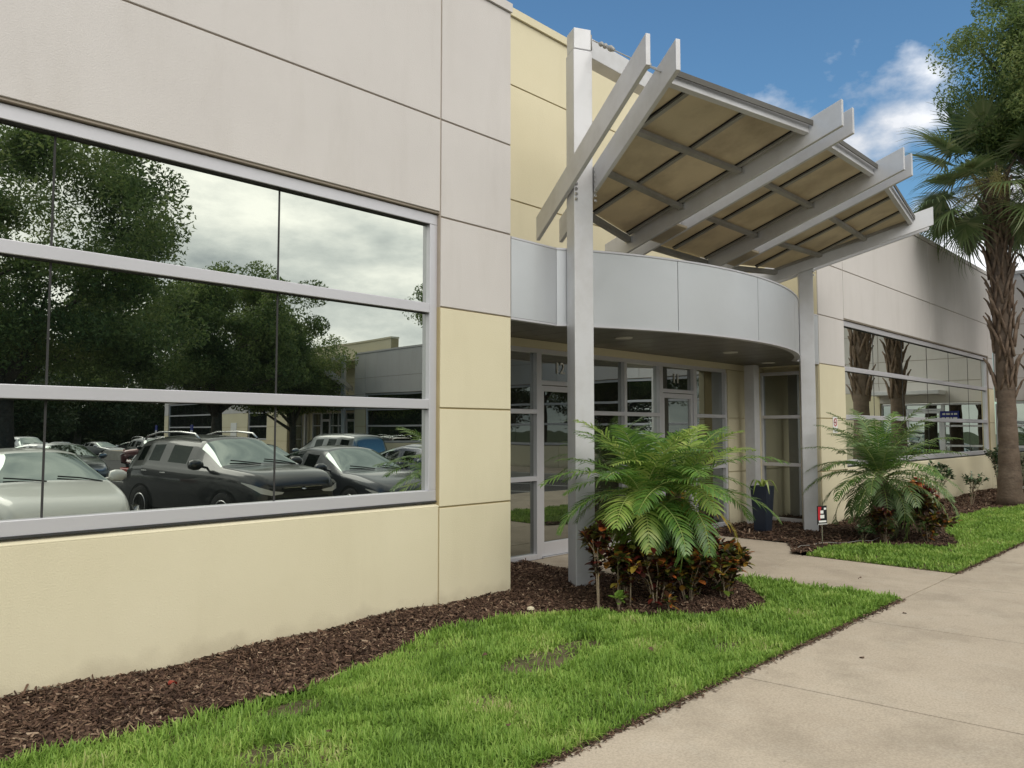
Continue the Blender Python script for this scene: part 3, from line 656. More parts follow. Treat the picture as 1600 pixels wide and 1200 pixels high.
def canopy(T, label, detail=True):
    """steel arbour canopy: two splayed outer beam pairs on posts, two straight inner pairs, tan panels between"""
    root = empty('entrance_canopy', T(9.09, .22, 0)); tag(root, label, 'canopy')
    rl = Vector(root.location)
    def TT(u, n, z): return tuple(Vector(T(u, n, z)) - rl)
    yc = .22; X = [6.28, 8.04, 9.92, 11.91]; sp = [-R(27.1), 0, 0, R(27.9)]; zb = [4.105, 4.02, 4.02, 4.105]; so_ = [1.80, 2.17, 2.17, 1.82]; si = .89
    sl = .325; h = .277; off = .145; th = .045
    def bp(k, s, o, dz=0):   # outward direction is +n
        d = sp[k]; return (X[k] + s * math.sin(d) + o * math.cos(d), yc + s * math.cos(d) - o * math.sin(d), zb[k] + sl * s + dz)
    def slab(mb, k, s0, s1, o0, o1, z0, z1):
        vs = [bp(k, s, o, z) for z in (z0, z1) for o in (o0, o1) for s in (s0, s1)]
        b_ = len(mb.v); mb.v += [mb.T(*v) for v in vs]
        for q in ((0, 2, 3, 1), (4, 5, 7, 6), (0, 1, 5, 4), (2, 6, 7, 3), (0, 4, 6, 2), (1, 3, 7, 5)): mb.f.append(tuple(b_ + i for i in q)); mb.mi.append(0)
    for k in (0, 3):
        d = sp[k]; c = MB(TT)
        def cb(a, b, z0, z1):
            vs = [(X[k] + p * math.cos(d) + q * math.sin(d), yc - p * math.sin(d) + q * math.cos(d)) for p, q in ((-a, -b), (a, -b), (a, b), (-a, b))]
            c.prism(vs, z0, z1)
        cb(.108, .108, -.05, 5.66); cb(.100, .100, 5.67, 5.90)
        col = c.build('column', M['steel'], root, bevel=.008)
        cb2 = MB(TT); d0 = sp[k]
        for s_ in (-1, 1):
            for j in range(7):
                z_ = 4.02 + j * .055; p = (X[k] + s_ * .109 * math.cos(d0) + .07 * math.sin(d0), yc - s_ * .109 * math.sin(d0) + .07 * math.cos(d0) , z_)
                if detail:
                    cb2 = MB(TT); cb2.box(p[0] - .014, p[0] + .014, p[1] + .045, p[1] + .06, z_, z_ + .022); cb2.build('bolt', M['chrome'], col)
    for k in range(4):
        for sgn in (-1, 1):
            b_ = MB(TT); o = sgn * off; slab(b_, k, -si, so_[k], o - th / 2, o + th / 2, 0, h); b_.build('beam', M['steel'], root, bevel=.004)
    for k in (1, 2):
        hp = MB(TT); hp.box(X[k] - .09, X[k] + .09, yc - .09, yc + .09, zb[k] + .035, 5.62); hp.build('hanger_post', M['steel'], root, bevel=.006)
        sb = MB(TT); slab(sb, k, -.22, .16, -off + th / 2 + .002, off - th / 2 - .002, .004, .03); sb.build('filler_plate', M['panel'], root)
    tb = MB(TT); tb.box(X[0] + .10, X[3] - .10, yc - .09, yc + .09, 5.63, 5.85); tb.build('tie_beam', M['steel'], root, bevel=.006)
    # panels, glazing bars, purlins for each bay
    svals = [-.5, .27, 1.04, 1.80]
    for bay in range(3):
        kl, kr = bay, bay + 1
        def ends(t):     # t: depth position measured on the straight beams
            r = []
            for k, o in ((kl, off + th / 2), (kr, -off - th / 2)):
                s = t if sp[k] == 0 else t * so_[k] / so_[1] * (1 if t > 0 else 1.05); r.append(bp(k, s, o))
            return r
        def P(t, f, dz):
            a_, b_ = ends(t); return tuple(a_[i] + (b_[i] - a_[i]) * f + (dz if i == 2 else 0) for i in range(3))
        pn = MB(TT); zt = .20
        for t0, t1 in zip(svals[:-1], svals[1:]):
            q = [P(t0, 0, zt), P(t0, 1, zt), P(t1, 1, zt), P(t1, 0, zt)]
            pn.quad(q); pn.quad([(x, y, z + .02) for x, y, z in q])
        pn.build('roof_panel', M['panel'], root)
        for i, t in enumerate(svals):
            pu = MB(TT); a_, b_ = P(t, .002, 0), P(t, .998, 0); hh = .04 if i in (1, 2) else .06; w2 = .026
            if i == 3: z0, z1 = zt - .075, zt + .045
            else: z0, z1 = zt - hh - .035, zt - .03
            k_ = len(pu.v); dn = w2
            for zz in (z0, z1):
                for (p, sg) in ((a_, -1), (b_, -1), (b_, 1), (a_, 1)):
                    pu.v.append(pu.T(p[0], p[1] + sg * dn, p[2] + zz + sg * dn * sl))
            for q in ((0, 1, 2, 3), (4, 7, 6, 5), (0, 4, 5, 1), (2, 6, 7, 3), (0, 3, 7, 4), (1, 5, 6, 2)): pu.f.append(tuple(k_ + x for x in q)); pu.mi.append(0)
            pp = pu.build('purlin', M['steel_dark'] if i < 3 else M['steel'], root, bevel=.003)
            if detail and i < 3 and kr < 3:
                cl_ = MB(TT); q = P(t, .985, 0); cl_.box(q[0] - .012, q[0] + .02, q[1] - .045, q[1] + .045, q[2] + z0 - .01, q[2] + z0 + .075); cl_.build('clip', M['chrome'], pp)
        # edge gutter above the outer purlin
        eg = MB(TT); a_, b_ = P(1.86, .002, 0), P(1.86, .998, 0); k_ = len(eg.v)
        for zz, dd in ((zt - .02, 0), (zt + .035, 0), (zt + .035, .014), (zt - .02, .014)):
            for p in (a_, b_): eg.v.append(eg.T(p[0], p[1] + dd, p[2] + zz))
        for q in ((0, 1, 3, 2), (2, 3, 5, 4), (4, 5, 7, 6), (6, 7, 1, 0), (0, 2, 4, 6), (1, 7, 5, 3)): eg.f.append(tuple(k_ + x for x in q)); eg.mi.append(0)
        eg.build('edge_gutter', M['gutter'], root)
        # glazing bars run square to the wall, spaced from the right-hand straight beam
        ref = {0: X[1] - off - .10, 1: X[2] - off - .10, 2: X[2] + off + .10}[bay]; step = -.82 if bay < 2 else .82
        br = MB(TT); i = 0
        for i in range(4):
            u = ref + step * i
            # clip bar to the bay at each depth
            ts = np.linspace(svals[0] + .03, svals[-1] - .03, 60); ok = []
            for t in ts:
                a_, b_ = ends(t)
                if a_[0] + .03 < u < b_[0] - .03: ok.append(t)
            if not ok: continue
            t0, t1 = min(ok), max(ok)
            def Q(t, o, dz): a_, b_ = ends(t); return (u + o, a_[1] + (b_[1] - a_[1]) * (u - a_[0]) / (b_[0] - a_[0]), a_[2] + (b_[2] - a_[2]) * (u - a_[0]) / (b_[0] - a_[0]) + dz)
            for o0, o1, z0, z1 in ((-.028, .028, zt - .03, zt - .004),):
                k_ = len(br.v)
                for zz in (z0, z1):
                    for t, o in ((t0, o0), (t0, o1), (t1, o1), (t1, o0)): br.v.append(br.T(*Q(t, o, zz)))
                for q in ((0, 1, 2, 3), (4, 7, 6, 5), (0, 4, 5, 1), (2, 6, 7, 3), (0, 3, 7, 4), (1, 5, 6, 2)): br.f.append(tuple(k_ + x for x in q)); br.mi.append(0)
            k_ = len(br.v)   # thin black gasket beside the bar
            for zz in (zt - .012, zt - .003):
                for t, o in ((t0, -.05), (t0, -.029), (t1, -.029), (t1, -.05)): br.v.append(br.T(*Q(t, o, zz)))
            for q in ((0, 1, 2, 3), (4, 7, 6, 5), (0, 4, 5, 1), (2, 6, 7, 3), (0, 3, 7, 4), (1, 5, 6, 2)): br.f.append(tuple(k_ + x for x in q)); br.mi.append(1)
        br.build('glazing_bar', [M['steel_dark'], M['black']], root)
        if bay in (0, 2):   # rafter along the splayed beam
            r2 = MB(TT); f0, f1 = (.0, .0) if bay == 0 else (1., 1.); sg = 1 if bay == 0 else -1
            k_ = len(r2.v)
            for zz in (zt - .04, zt - .004):
                for t, o in ((svals[0], .0), (svals[0], .05), (svals[-1], .05), (svals[-1], .0)):
                    p = P(t, f0, zz); r2.v.append(r2.T(p[0] + sg * (o + .005), p[1], p[2]))
            for q in ((0, 1, 2, 3), (4, 7, 6, 5), (0, 4, 5, 1), (2, 6, 7, 3), (0, 3, 7, 4), (1, 5, 6, 2)): r2.f.append(tuple(k_ + x for x in q)); r2.mi.append(0)
            r2.build('glazing_bar', M['steel_dark'], root)
    # cables from the column heads
    for k, k2 in ((0, 1), (3, 2)):
        ct = MB(TT); A = Vector((X[k] + (.08 if k == 0 else -.08), yc + .13, 5.80))
        for kk, s_, o_ in ((k, so_[k] - .25, off if k == 0 else -off), (k2, so_[k2] - .45, 0)):
            B = Vector(bp(kk, s_, o_ - (.03 if k == 0 else -.03) * (1 if kk == k else 0), h * .62)); ct.tube([A, B], .006, 6)
        cb_ = ct.build('cable', M['steel_dark'], root)
        if detail:
            tn = MB(TT); B = Vector(bp(k, so_[k] - .25, off if k == 0 else -off, h * .62)); d = (B - A).normalized()
            tn.box(A.x - .05, A.x + .01, A.y - .03, A.y - .02, 5.70, 5.87)
            L_ = (B - A).length
            for f0, f1, r_ in ((.03, .10, .009), (.11, .17, .028), (.19, .22, .03), (.24, .34, .033), (.66, .80, .02), (.80, .83, .033), (.83, .98, .014)):
                tn.tube([A + d * L_ * f0, A + d * L_ * (f0 + f1) / 2, A + d * L_ * f1], [r_ * .5, r_, r_ * .5], 8)
            for j in range(3):
                p = A + d * L_ * (.69 + j * .035); tn.tube([p, p + Vector((0, 0, .05))], .008, 6)
            tn.build('turnbuckle', M['steel_dark'], cb_, smooth=True)
    return root

bA = empty('office_building', (0, 0, 0)); tag(bA, 'grey and pale yellow stucco office building with mirror windows and a curved metal marquee', 'building')
wall_run(frame_main, bA, [('pier', -5.5, -3.32), ('win', -3.32, 4.53, 5), ('pier', 4.53, 5.46), ])
wall_run(frame_main, bA, [('pier', 12.9, 14.02), ('win', 14.02, 24.07, 6, 5.0), ('pier', 24.07, 24.59)])
entrance(frame_main, bA, 5.46, 12.9, {2: '12', 5: '11'})
m = MB(frame_main); m.box(-5.5, 24.5, -8, -.92, 5.6, 5.7) if 0 else m.box(-5.5, 3.3, -8, -.36, 5.6, 5.7); m.build('roof', M['concrete'], bA); m = MB(frame_main); m.box(14.9, 24, -8, -.36, 5.6, 5.7); m.build('roof', M['concrete'], bA); m = MB(frame_main); m.box(-5.5, -5.4, -8, -.36, 0, 5.85)
m.build('end_wall', M['stucco_grey'], bA)
canopy(frame_main, 'grey steel arbour canopy on two square columns with tan roof panels over the entrance')

bC = empty('office_building', (24.6, 0, 0)); tag(bC, 'matching office wing at a right angle across the parking lot, behind the tall palms', 'building')
rl = Vector((24.6, 0, 0))
def TC(u, n, z): return (-n, -u, z)
# corner entry
wall_run(TC, bC, [('blank', 4.2, 5.4), ('win', 5.4, 17.9, 8, 4.2), ('pier', 17.9, 18.9), ('win', 18.9, 29.9, 7, 5.5), ('pier', 29.9, 31.0)], far=True)
wall_run(TC, bC, [('pier', 38.44, 41.0), ('win', 41.0, 43.6, 2), ('blank', 43.6, 48.0), ('win', 48.0, 57.0, 6), ('pier', 57.0, 57.8)], far=True)
entrance(TC, bC, 31.0, 38.44, None, near=False)
m = MB(TC)
m.box(2.85, 4.19, -.3, 0, -.3, 2.72)
m.build('lower_wall', M['stucco_yellow'], bC)
m = MB(TC)
for a, b in ((0.01, 1.5), (1.5, 2.85), (2.85, 4.19)):
    for z0, z1 in ((2.40 if a < 2.8 else 2.73, 3.02), (3.02, 3.66), (3.66, 4.49), (4.49, 5.88)): m.box(a + G, b - G, -.3, 0, z0 + G, z1 - G)
m.build('upper_wall', M['stucco_grey'], bC, bevel=.004)
m = MB(TC); m.box(0, 4.19, -.32, -.012, 2.39, 5.87); m.build('joint_backing', M['joint'], bC)
m = MB(TC); m.box(0, 4.19, -.33, .022, 5.88, 5.97); m.build('coping', M['stucco_grey'], bC)
storefront(TC, bC, [.02, 1.15, 2.2, 2.84], 2.38, doors=(1,), n0=-.12, rails=(1.15, 1.72), gm='glass_far')
m = MB(TC); m.box(1.0, 2.95, -.02, .75, 2.62, 2.74); m.build('door_hood', M['steel'], bC, bevel=.01)
m = MB(TC); m.box(45.2, 46.1, -.01, .03, .0, 2.1); m.build('door', M['white'], bC)
m = MB(TC); m.box(0, 57.8, -9, -.36, 5.6, 5.7); m.build('roof', M['concrete'], bC); m = MB(TC); m.box(57.7, 57.8, -9, -.36, -1, 5.85); m.build('end_wall', M['stucco_grey'], bC)
def TCw(u, n, z): x, y, z_ = TC(u, n, z); return (x + 24.6, y, z_)
def TCc(u, n, z): return TCw(u - 5.46 + 31.0, n, z)
canopy(TCc, 'steel canopy with sloping beams over the far entrance across the parking lot', detail=False)
m = MB(TCw); m.box(.72, 1.22, -.118, -.112, 1.88, 2.15)
bs = m.build('notice', M['sign_blue']); tag(bs, 'blue notice with white lettering stuck on the glass beside the corner door', 'sign')
m = MB(TCw)
for z_, ws in ((2.07, (.08, .04, .11, .08)), (1.95, (.10, .05, .09, .09))):
    u = .77
    for w_ in ws: m.box(u, u + w_, -.1115, -.110, z_ - .03, z_ + .02); u += w_ + .025
m.build('lettering', M['white'], bs)

# ------------------------------------------------------------------ small things at the entrance
m = MB(); # tapered planter
pl = empty('planter', (11.24, .24, 0)); tag(pl, 'tall navy square planter with a few drooping leaves beside the entrance', 'planter')
a, b = .095, .135
k = len(m.v)
vs = [(-a, -a, 0), (a, -a, 0), (a, a, 0), (-a, a, 0), (-b, -b, .74), (b, -b, .74), (b, b, .74), (-b, b, .74), (-b + .02, -b + .02, .74), (b - .02, -b + .02, .74), (b - .02, b - .02, .74), (-b + .02, b - .02, .74), (-b + .025, -b + .025, .68), (b - .025, -b + .025, .68), (b - .025, b - .025, .68), (-b + .025, b - .025, .68)]
m.v += vs; m.f += [(3, 2, 1, 0)]
for l in (0, 4, 8):
    for i in range(4): j = (i + 1) % 4; m.f.append((l + i, l + j, l + 4 + j, l + 4 + i))
m.f.append((12, 13, 14, 15)); m.mi = [0] * len(m.f)
m.build('pot', M['navy'], pl, bevel=.006)
def strap_leaf(mb, base, az, L, rise, W):
    pts = []
    for i in range(7):
        t = i / 6; r = L * t; z = rise * math.sin(t * PI * .75) - .55 * L * t * t
        pts.append(Vector((base[0] + math.cos(az) * r * .7, base[1] + math.sin(az) * r * .7, base[2] + z)))
    s = Vector((-math.sin(az), math.cos(az), 0)); k = len(mb.v)
    for i, p in enumerate(pts):
        w_ = W * math.sin(PI * (.12 + .86 * i / 6)); mb.v += [tuple(p - s * w_), tuple(p + s * w_)]
    for i in range(6): mb.f.append((k + 2 * i, k + 2 * i + 1, k + 2 * i + 3, k + 2 * i + 2)); mb.mi.append(0)
m = MB()
for i in range(7): strap_leaf(m, (0, 0, .68), i * .9 - .5, .34 + .1 * random.random(), .22, .022)
m.build('leaf', M['palm_bright'], pl, fixn=False)

# yard sign: black and red panel on a stake
sg = empty('yard_sign', (10.56, -.96, 0), R(-25)); tag(sg, 'small black and red yard sign on a metal stake by the far column', 'sign')
m = MB(); m.tube([(0, 0, -.05), (0, 0, .32)], .007, 8); m.build('stake', M['chrome'], sg)
m = MB(); m.box(-.095, .095, -.012, .004, .29, .57); m.box(-.095, .095, -.015, -.0125, .295, .305, 1); bd = m.build('board', [M['sign_black'], M['white']], sg); bd.scale = (.82, 1, .92); bd.location = (0, 0, .04)
m = MB(); m.quad([(-.092, -.0135, .36), (-.045, -.0135, .36), (-.04, -.0135, .46), (-.02, -.0135, .555), (-.092, -.0135, .555)]); m.build('red_field', M['sign_red'], bd)
m = MB()
m.box(-.045, .02, -.0155, -.0145, .455, .50); m.box(-.05, .035, -.0155, -.0145, .385, .435); m.box(-.08, .075, -.0155, -.0145, .325, .352)
m.box(.03, .08, -.0155, -.0145, .51, .54)
m.build('lettering', M['white'], bd)

# small no-smoking notice on the pier
ns = empty('notice', (13.50, -.004, 1.69)); tag(ns, 'small white no smoking notice with red ring on the yellow pier behind the palm', 'sign')
m = MB(); m.box(-.10, .10, -.004, 0, -.14, .14); m.build('board', M['white'], ns)
m = MB()
for i in range(24):
    a0_, a1_ = 2 * PI * i / 24, 2 * PI * (i + 1) / 24
    m.quad([(math.cos(a0_) * .052, -.006, .045 + math.sin(a0_) * .052), (math.cos(a1_) * .052, -.006, .045 + math.sin(a1_) * .052), (math.cos(a1_) * .072, -.006, .045 + math.sin(a1_) * .072), (math.cos(a0_) * .072, -.006, .045 + math.sin(a0_) * .072)])
m.quad([(-.047, -.0065, .088), (-.037, -.0065, .098), (.047, -.0065, .002), (.037, -.0065, -.008)]); m.build('red_ring', M['sign_red'], ns)
m = MB(); m.box(-.045, .035, -.0055, -.0045, .035, .05); m.box(-.06, .06, -.0055, -.0045, -.075, -.06); m.box(-.05, .05, -.0055, -.0045, -.11, -.095); m.build('lettering', M['black'], ns)

# irrigation riser
m = MB(); m.tube([(14.45, -.28, -.05), (14.45, -.28, .36), (14.47, -.28, .385), (14.50, -.28, .39), (14.95, -.20, .39), (15.0, -.16, .39), (15.0, .02, .39)], .019, 10)
o = m.build('water_pipe', M['pvc'], smooth=True); tag(o, 'grey bent water pipe rising from the mulch beside the wall', 'pipe')
# bits lying on the beds
m = MB(); m.lathe([(.01, 0), (.035, .005), (.03, .022), (.006, .03)], (0, 0, 0), 7); o = m.build('stone', M['stucco_yellow']); o.location = (4.97, -.72, .035); tag(o, 'small pale stone lying in the mulch near the near column', 'stone')
m = MB()
strap_leaf(m, (0, 0, 0), .4, .10, .03, .022); o = m.build('fallen_leaf', M['croton_red'], fixn=False); o.location = (1.95, -.52, .05); tag(o, 'orange fallen leaf lying on the mulch under the big window', 'leaf')
m = MB(); strap_leaf(m, (0, 0, 0), 0, .055, .012, .012); dl = m.mesh('dry_leaf', M['mulch'])
rgl = random.Random(4)
for (x, y) in ((2.2, -1.9), (2.9, -2.5), (3.7, -1.5), (4.6, -2.2), (5.3, -1.9), (6.1, -2.55), (5.6, -3.3), (8.3, -2.3), (7.2, -3.05), (11.0, -2.4)):
    o = link('dry_leaf', dl); o.location = (x, y, .07 if y > -2.8 else .018); o.rotation_euler = (rgl.uniform(-.4, .4) if y > -2.8 else 0, 0, rgl.uniform(0, 6)); o.scale = (1, 1.3, 1); tag(o, 'small dry brown leaf lying on the lawn or the sidewalk', 'leaf', 'dry fallen leaves')
# drip tube on the far bed
m = MB(); pp = [(10.0 + .14 * i, -.86 + .10 * math.sin(i * .5) - .035 * i, .045 + .01 * math.sin(i * 1.7)) for i in range(14)]; m.tube(pp, .004, 6)
o = m.build('irrigation_hose', M['pvc'], smooth=True); tag(o, 'thin pale irrigation hose lying on the mulch near the yard sign', 'hose')

# ------------------------------------------------------------------ plants
def pinnate(L, el, droop, nl, ll, wid=.0055, curl=0, seed=0, vee=.5, sag=.13):
    """feather frond along +x from origin; returns leaflet verts/faces and rachis points"""
    rg = np.random.default_rng(seed)
    ns = 14; pts = [np.zeros(3)]; a = el; side = rg.normal(0, .03)
    for i in range(ns):
        t = (i + 1) / ns; a_ = el - droop * t ** 1.25
        pts.append(pts[-1] + np.array([math.cos(a_), side * t + curl * t * t, math.sin(a_)]) * L / ns)
    pts = np.array(pts)
    V = []; F_ = []
    for i in range(nl):
        t = .13 + .87 * i / (nl - 1); f = t * ns; k = min(int(f), ns - 1); p = pts[k] + (pts[k + 1] - pts[k]) * (f - k)
        tan = pts[k + 1] - pts[k]; tan /= np.linalg.norm(tan); lat = np.cross([0, 0, 1.], tan); lat /= np.linalg.norm(lat); upv = np.cross(tan, lat)
        ln = ll * (math.sin(PI * min(1, .18 + .80 * t)) ** .55) * rg.uniform(.85, 1.1)
        fw = .45 + .55 * t
        for s in (-1, 1):
            d = lat * s + tan * fw + upv * (vee * (1 - t * .5) + rg.normal(0, .12)); d /= np.linalg.norm(d)
            q = p.copy(); base = len(V); w0 = wid * rg.uniform(.8, 1.2); wn = np.cross(d, upv); wn /= np.linalg.norm(wn) + 1e-9
            K = 4
            for j in range(K + 1):
                w_ = w0 * (.5, 1., .95, .6, .08)[j]
                V.append(q - wn * w_); V.append(q + wn * w_)
                if j < K:
                    q = q + d * ln / K; d = d + np.array([0, 0, -sag]) * (.7 + .6 * rg.random()); d /= np.linalg.norm(d)
            for j in range(K): F_.append((base + 2 * j, base + 2 * j + 1, base + 2 * j + 3, base + 2 * j + 2))
    return np.array(V), np.array(F_), pts
def date_palm(name, loc, label, n, L, hz, mats, seed, lean=(0, 0), trunk_r=.06, trunks=1, wid=.0055, upr=1.15, sag=.13, skirt=False):
    root = empty(name, loc); tag(root, label, 'palm', 'small feather palms in the beds'); rg = random.Random(seed)
    for tnk in range(trunks):
        m = MB(); dx, dy = (0, 0) if trunks == 1 else (math.cos(tnk * 2.2 + 1) * .14, math.sin(tnk * 2.2 + 1) * .14)
        pts = [(dx * t * 1.6, dy * t * 1.6, hz * t) for t in (-.05, .3, .6, .85, 1)]
        m.tube(pts, [trunk_r * .9, trunk_r * .8, trunk_r, trunk_r * 1.1, trunk_r * .5], 12)
        for j in range(60):   # old frond stubs
            t = rg.random() * .9; a = rg.random() * 6.28; c = Vector((dx * t * 1.6, dy * t * 1.6, hz * t)); d = Vector((math.cos(a), math.sin(a), .9))
            m.tube([c + d * trunk_r * .6, c + d * (trunk_r * 1.1 + .035)], [.014, .006], 5)
        m.build('trunk', M['boot'], root)
    for i in range(n):
        t = i / n; az = i * 2.39996 + rg.uniform(-.25, .25)
        el = upr * (1 - t) ** .8 + .08 - .75 * t + rg.uniform(-.15, .15)
        l = L * (.78 + .30 * math.sin(PI * min(1, t + .25))) * rg.uniform(.9, 1.1)
        V, F_, pts = pinnate(l, el, rg.uniform(.75, 1.05) + .75 * t, int(27 * l / L), .24 * rg.uniform(.85, 1.15), wid, rg.uniform(-.12, .12), seed * 100 + i, .35 if t < .6 else .1, sag)
        ca, sa = math.cos(az), math.sin(az)
        if t > .74 and skirt: el = rg.uniform(-.75, -.15); l *= 1.12
        tnk = i % trunks; bx, by = (0, 0) if trunks == 1 else (math.cos(tnk * 2.2 + 1) * .22, math.sin(tnk * 2.2 + 1) * .22)
        def rot(A): A = np.asarray(A); return np.stack([A[:, 0] * ca - A[:, 1] * sa + bx, A[:, 0] * sa + A[:, 1] * ca + by, A[:, 2] + hz - .02 * t * 3], 1)
        mat = mats(t, az, rg)
        fr_ = link('frond', np_mesh('frond', rot(V), F_, mat), root)
        m = MB(); rp = rot(pts); m.tube([tuple(p) for p in rp], [.007 * (1 - .8 * k / len(rp)) for k in range(len(rp))], 5); m.build('rachis', M['rachis'], fr_)
    return root
def mats1(t, az, rg):
    a = (az % (2 * PI))
    if t > .45 and (4.9 < a or a < .2) and rg.random() < (.75 if t > .65 else .35): return M['palm_old']
    return M['palm_bright'] if rg.random() < .38 else M['palm_green']
date_palm('feather_palm', (6.15, -1.22, 0), 'lush green feather palm with some yellowing fronds in front of the near column', 84, .93, 1.00, mats1, 3, trunks=3, trunk_r=.045, wid=.0105, upr=1.25, sag=.2, skirt=True)
date_palm('feather_palm', (11.85, -1.30, 0), 'greyer feather palm on a single stubby trunk in the far bed before the right window', 54, 1.18, .92, lambda t, az, rg: M['palm_grey'] if rg.random() < .75 else M['palm_green'], 5, trunk_r=.125, wid=.0115, upr=1.3, sag=.26)

def croton(loc, H, spread, nleaf, mat, label, seed, stems=4, ll=.085, low=.25, group='red and green leaved shrubs in the beds', cat='shrub', name='croton_shrub', stem_only=0.0):
    rg = random.Random(seed); root = empty(name, loc); tag(root, label, cat, group)
    if name == 'croton_shrub': nleaf = int(nleaf * 1.9); spread *= 1.3; low *= .8
    tips = []
    for s in range(stems):
        m = MB(); a = rg.random() * 6.28; r_ = spread * rg.uniform(.3, 1)
        end = Vector((math.cos(a) * r_, math.sin(a) * r_, H * rg.uniform(.8, 1.0))); mid = Vector((end.x * .35, end.y * .35, H * .45))
        P_ = [Vector((end.x * .08, end.y * .08, -.03)), mid, end]
        m.tube(P_, [.0075, .006, .003], 6)
        tips.append((P_, 1))
        for b in range(3):
            t = rg.uniform(.45, .85); c = mid.lerp(end, t); a2 = rg.random() * 6.28; e2 = c + Vector((math.cos(a2) * spread * .4, math.sin(a2) * spread * .4, H * rg.uniform(.12, .3)))
            m.tube([c, e2], [.006, .003], 5); tips.append(([c, c.lerp(e2, .5), e2], .7))
        m.build('stem', M['stem'], root)
    V = []; F_ = []
    for i in range(nleaf):
        P_, w_ = rg.choice(tips); t = low + (1 - low) * rg.random() ** .7; t = max(t, stem_only)
        c = P_[0].lerp(P_[1], t * 2) if t < .5 else P_[1].lerp(P_[2], t * 2 - 1)
        a = rg.random() * 6.28; el = rg.uniform(-.35, 1.1); d = Vector((math.cos(a) * math.cos(el), math.sin(a) * math.cos(el), math.sin(el)))
        s = d.cross(Vector((0, 0, 1))).normalized(); u = s.cross(d); L = ll * rg.uniform(.6, 1.3); W = L * (rg.uniform(.24, .38) if name == 'croton_shrub' else rg.uniform(.2, .3)); cup = rg.uniform(.1, .5) * W; dr = rg.uniform(.0, .35) * L
        p0 = c; p1 = c + d * L * .45 - Vector((0, 0, dr * .25)); p2 = c + d * L - Vector((0, 0, dr))
        p3 = c + d * L * .80 - Vector((0, 0, dr * .65)); k = len(V)
        V += [p0, p1 - s * W + u * cup, p1, p1 + s * W + u * cup, p3 - s * W * .72 + u * cup * .7, p3, p3 + s * W * .72 + u * cup * .7, p2]
        F_ += [(k, k + 1, k + 2), (k, k + 2, k + 3), (k + 1, k + 4, k + 5), (k + 1, k + 5, k + 2), (k + 2, k + 5, k + 6), (k + 2, k + 6, k + 3), (k + 4, k + 7, k + 5), (k + 5, k + 7, k + 6)]
    link('foliage', np_mesh('foliage', np.array([tuple(v) for v in V]), np.array(F_), mat), root)
    return root
croton((5.42, -1.12, .01), .66, .17, 210, M['croton_dark'], 'maroon and yellow croton with bare pale stems beside the near column', 21, 5, .085, .55)
croton((5.62, -1.18, .01), .50, .14, 120, M['croton_mix'], 'green and maroon croton on thin stems left of the near palm', 22, 3, .08, .5)
croton((5.85, -1.42, .01), .48, .22, 300, M['croton_dark'], 'dark leggy croton under the left side of the near palm', 23, 6, .08, .2)
croton((6.18, -1.55, .01), .46, .22, 300, M['croton_mix'], 'croton with orange and green leaves before the near palm trunk', 24, 6, .085, .15)
croton((6.35, -1.05, .01), .62, .25, 330, M['croton_dark'], 'nearly black croton behind the near palm fronds', 25, 6, .09, .2)
croton((6.55, -1.72, .01), .42, .20, 260, M['croton_mix'], 'low croton with yellow blotched leaves at the front rim of the near bed', 26, 5, .085, .15)
croton((6.95, -1.55, .01), .42, .20, 260, M['croton_mix'], 'croton with some bright red leaves at the right end of the near bed', 27, 5, .085, .35)
croton((7.15, -1.30, .01), .46, .20, 230, M['croton_dark'], 'dark croton next to the walkway at the right end of the near bed', 28, 5, .085, .35)
croton((6.7, -1.25, .01), .55, .22, 260, M['croton_dark'], 'dark croton in the shade under the right side of the near palm', 29, 6, .085, .2)
croton((12.35, -1.45, .01), .62, .32, 420, M['croton_dark'], 'deep maroon croton beside the trunk of the far palm', 31, 7, .10, .2)
croton((12.95, -1.45, .01), .72, .28, 340, M['croton_red'], 'flaming red and orange croton right of the far palm', 32, 6, .11, .3)
croton((11.55, -1.45, .01), .42, .22, 220, M['croton_dark'], 'low maroon croton left of the far palm trunk', 33, 5, .09, .2)
croton((12.05, -1.85, .01), .38, .28, 200, M['croton_mix'], 'sparse low croton at the front point of the far bed', 34, 5, .09, .2)
croton((11.25, -1.25, .01), .22, .12, 60, M['shrub_leaf'], 'tiny green seedling in the mulch left of the far palm', 35, 3, .06, .2)
croton((16.9, -.6, .01), .85, .42, 420, M['shrub_leaf'], 'dark green loose shrub against the wall near the tall palm', 41, 6, .085, .5, 'green shrubs along the far wall', name='shrub')
croton((18.2, -.9, .01), .62, .35, 260, M['shrub_leaf'], 'low sparse shrub right beside the tall palm trunk', 42, 6, .08, .35, 'green shrubs along the far wall', name='shrub')
croton((21.0, -.8, .01), 1.1, .5, 650, M['shrub_leaf'], 'dense green shrub at the wall behind the tall palm', 43, 7, .09, .15, 'green shrubs along the far wall', name='shrub')
croton((23.3, -.9, .01), .9, .4, 400, M['shrub_leaf'], 'green shrub in the inner corner of the two wings', 44, 6, .09, .15, 'green shrubs along the far wall', name='shrub')
croton((6.05, -1.35, .01), .40, .24, 320, M['croton_mix'], 'bushy low croton right under the middle of the near palm', 61, 7, .085, .05)
croton((6.45, -1.45, .01), .42, .24, 320, M['croton_dark'], 'bushy maroon croton just right of the near palm stems', 62, 7, .085, .05)
croton((5.70, -1.25, .01), .45, .18, 200, M['croton_dark'], 'dark maroon croton between the bare stemmed one and the near palm', 63, 5, .085, .2)
croton((12.55, -1.75, .01), .50, .30, 320, M['croton_dark'], 'bushy deep maroon croton in front of the flaming red one', 64, 7, .10, .08)
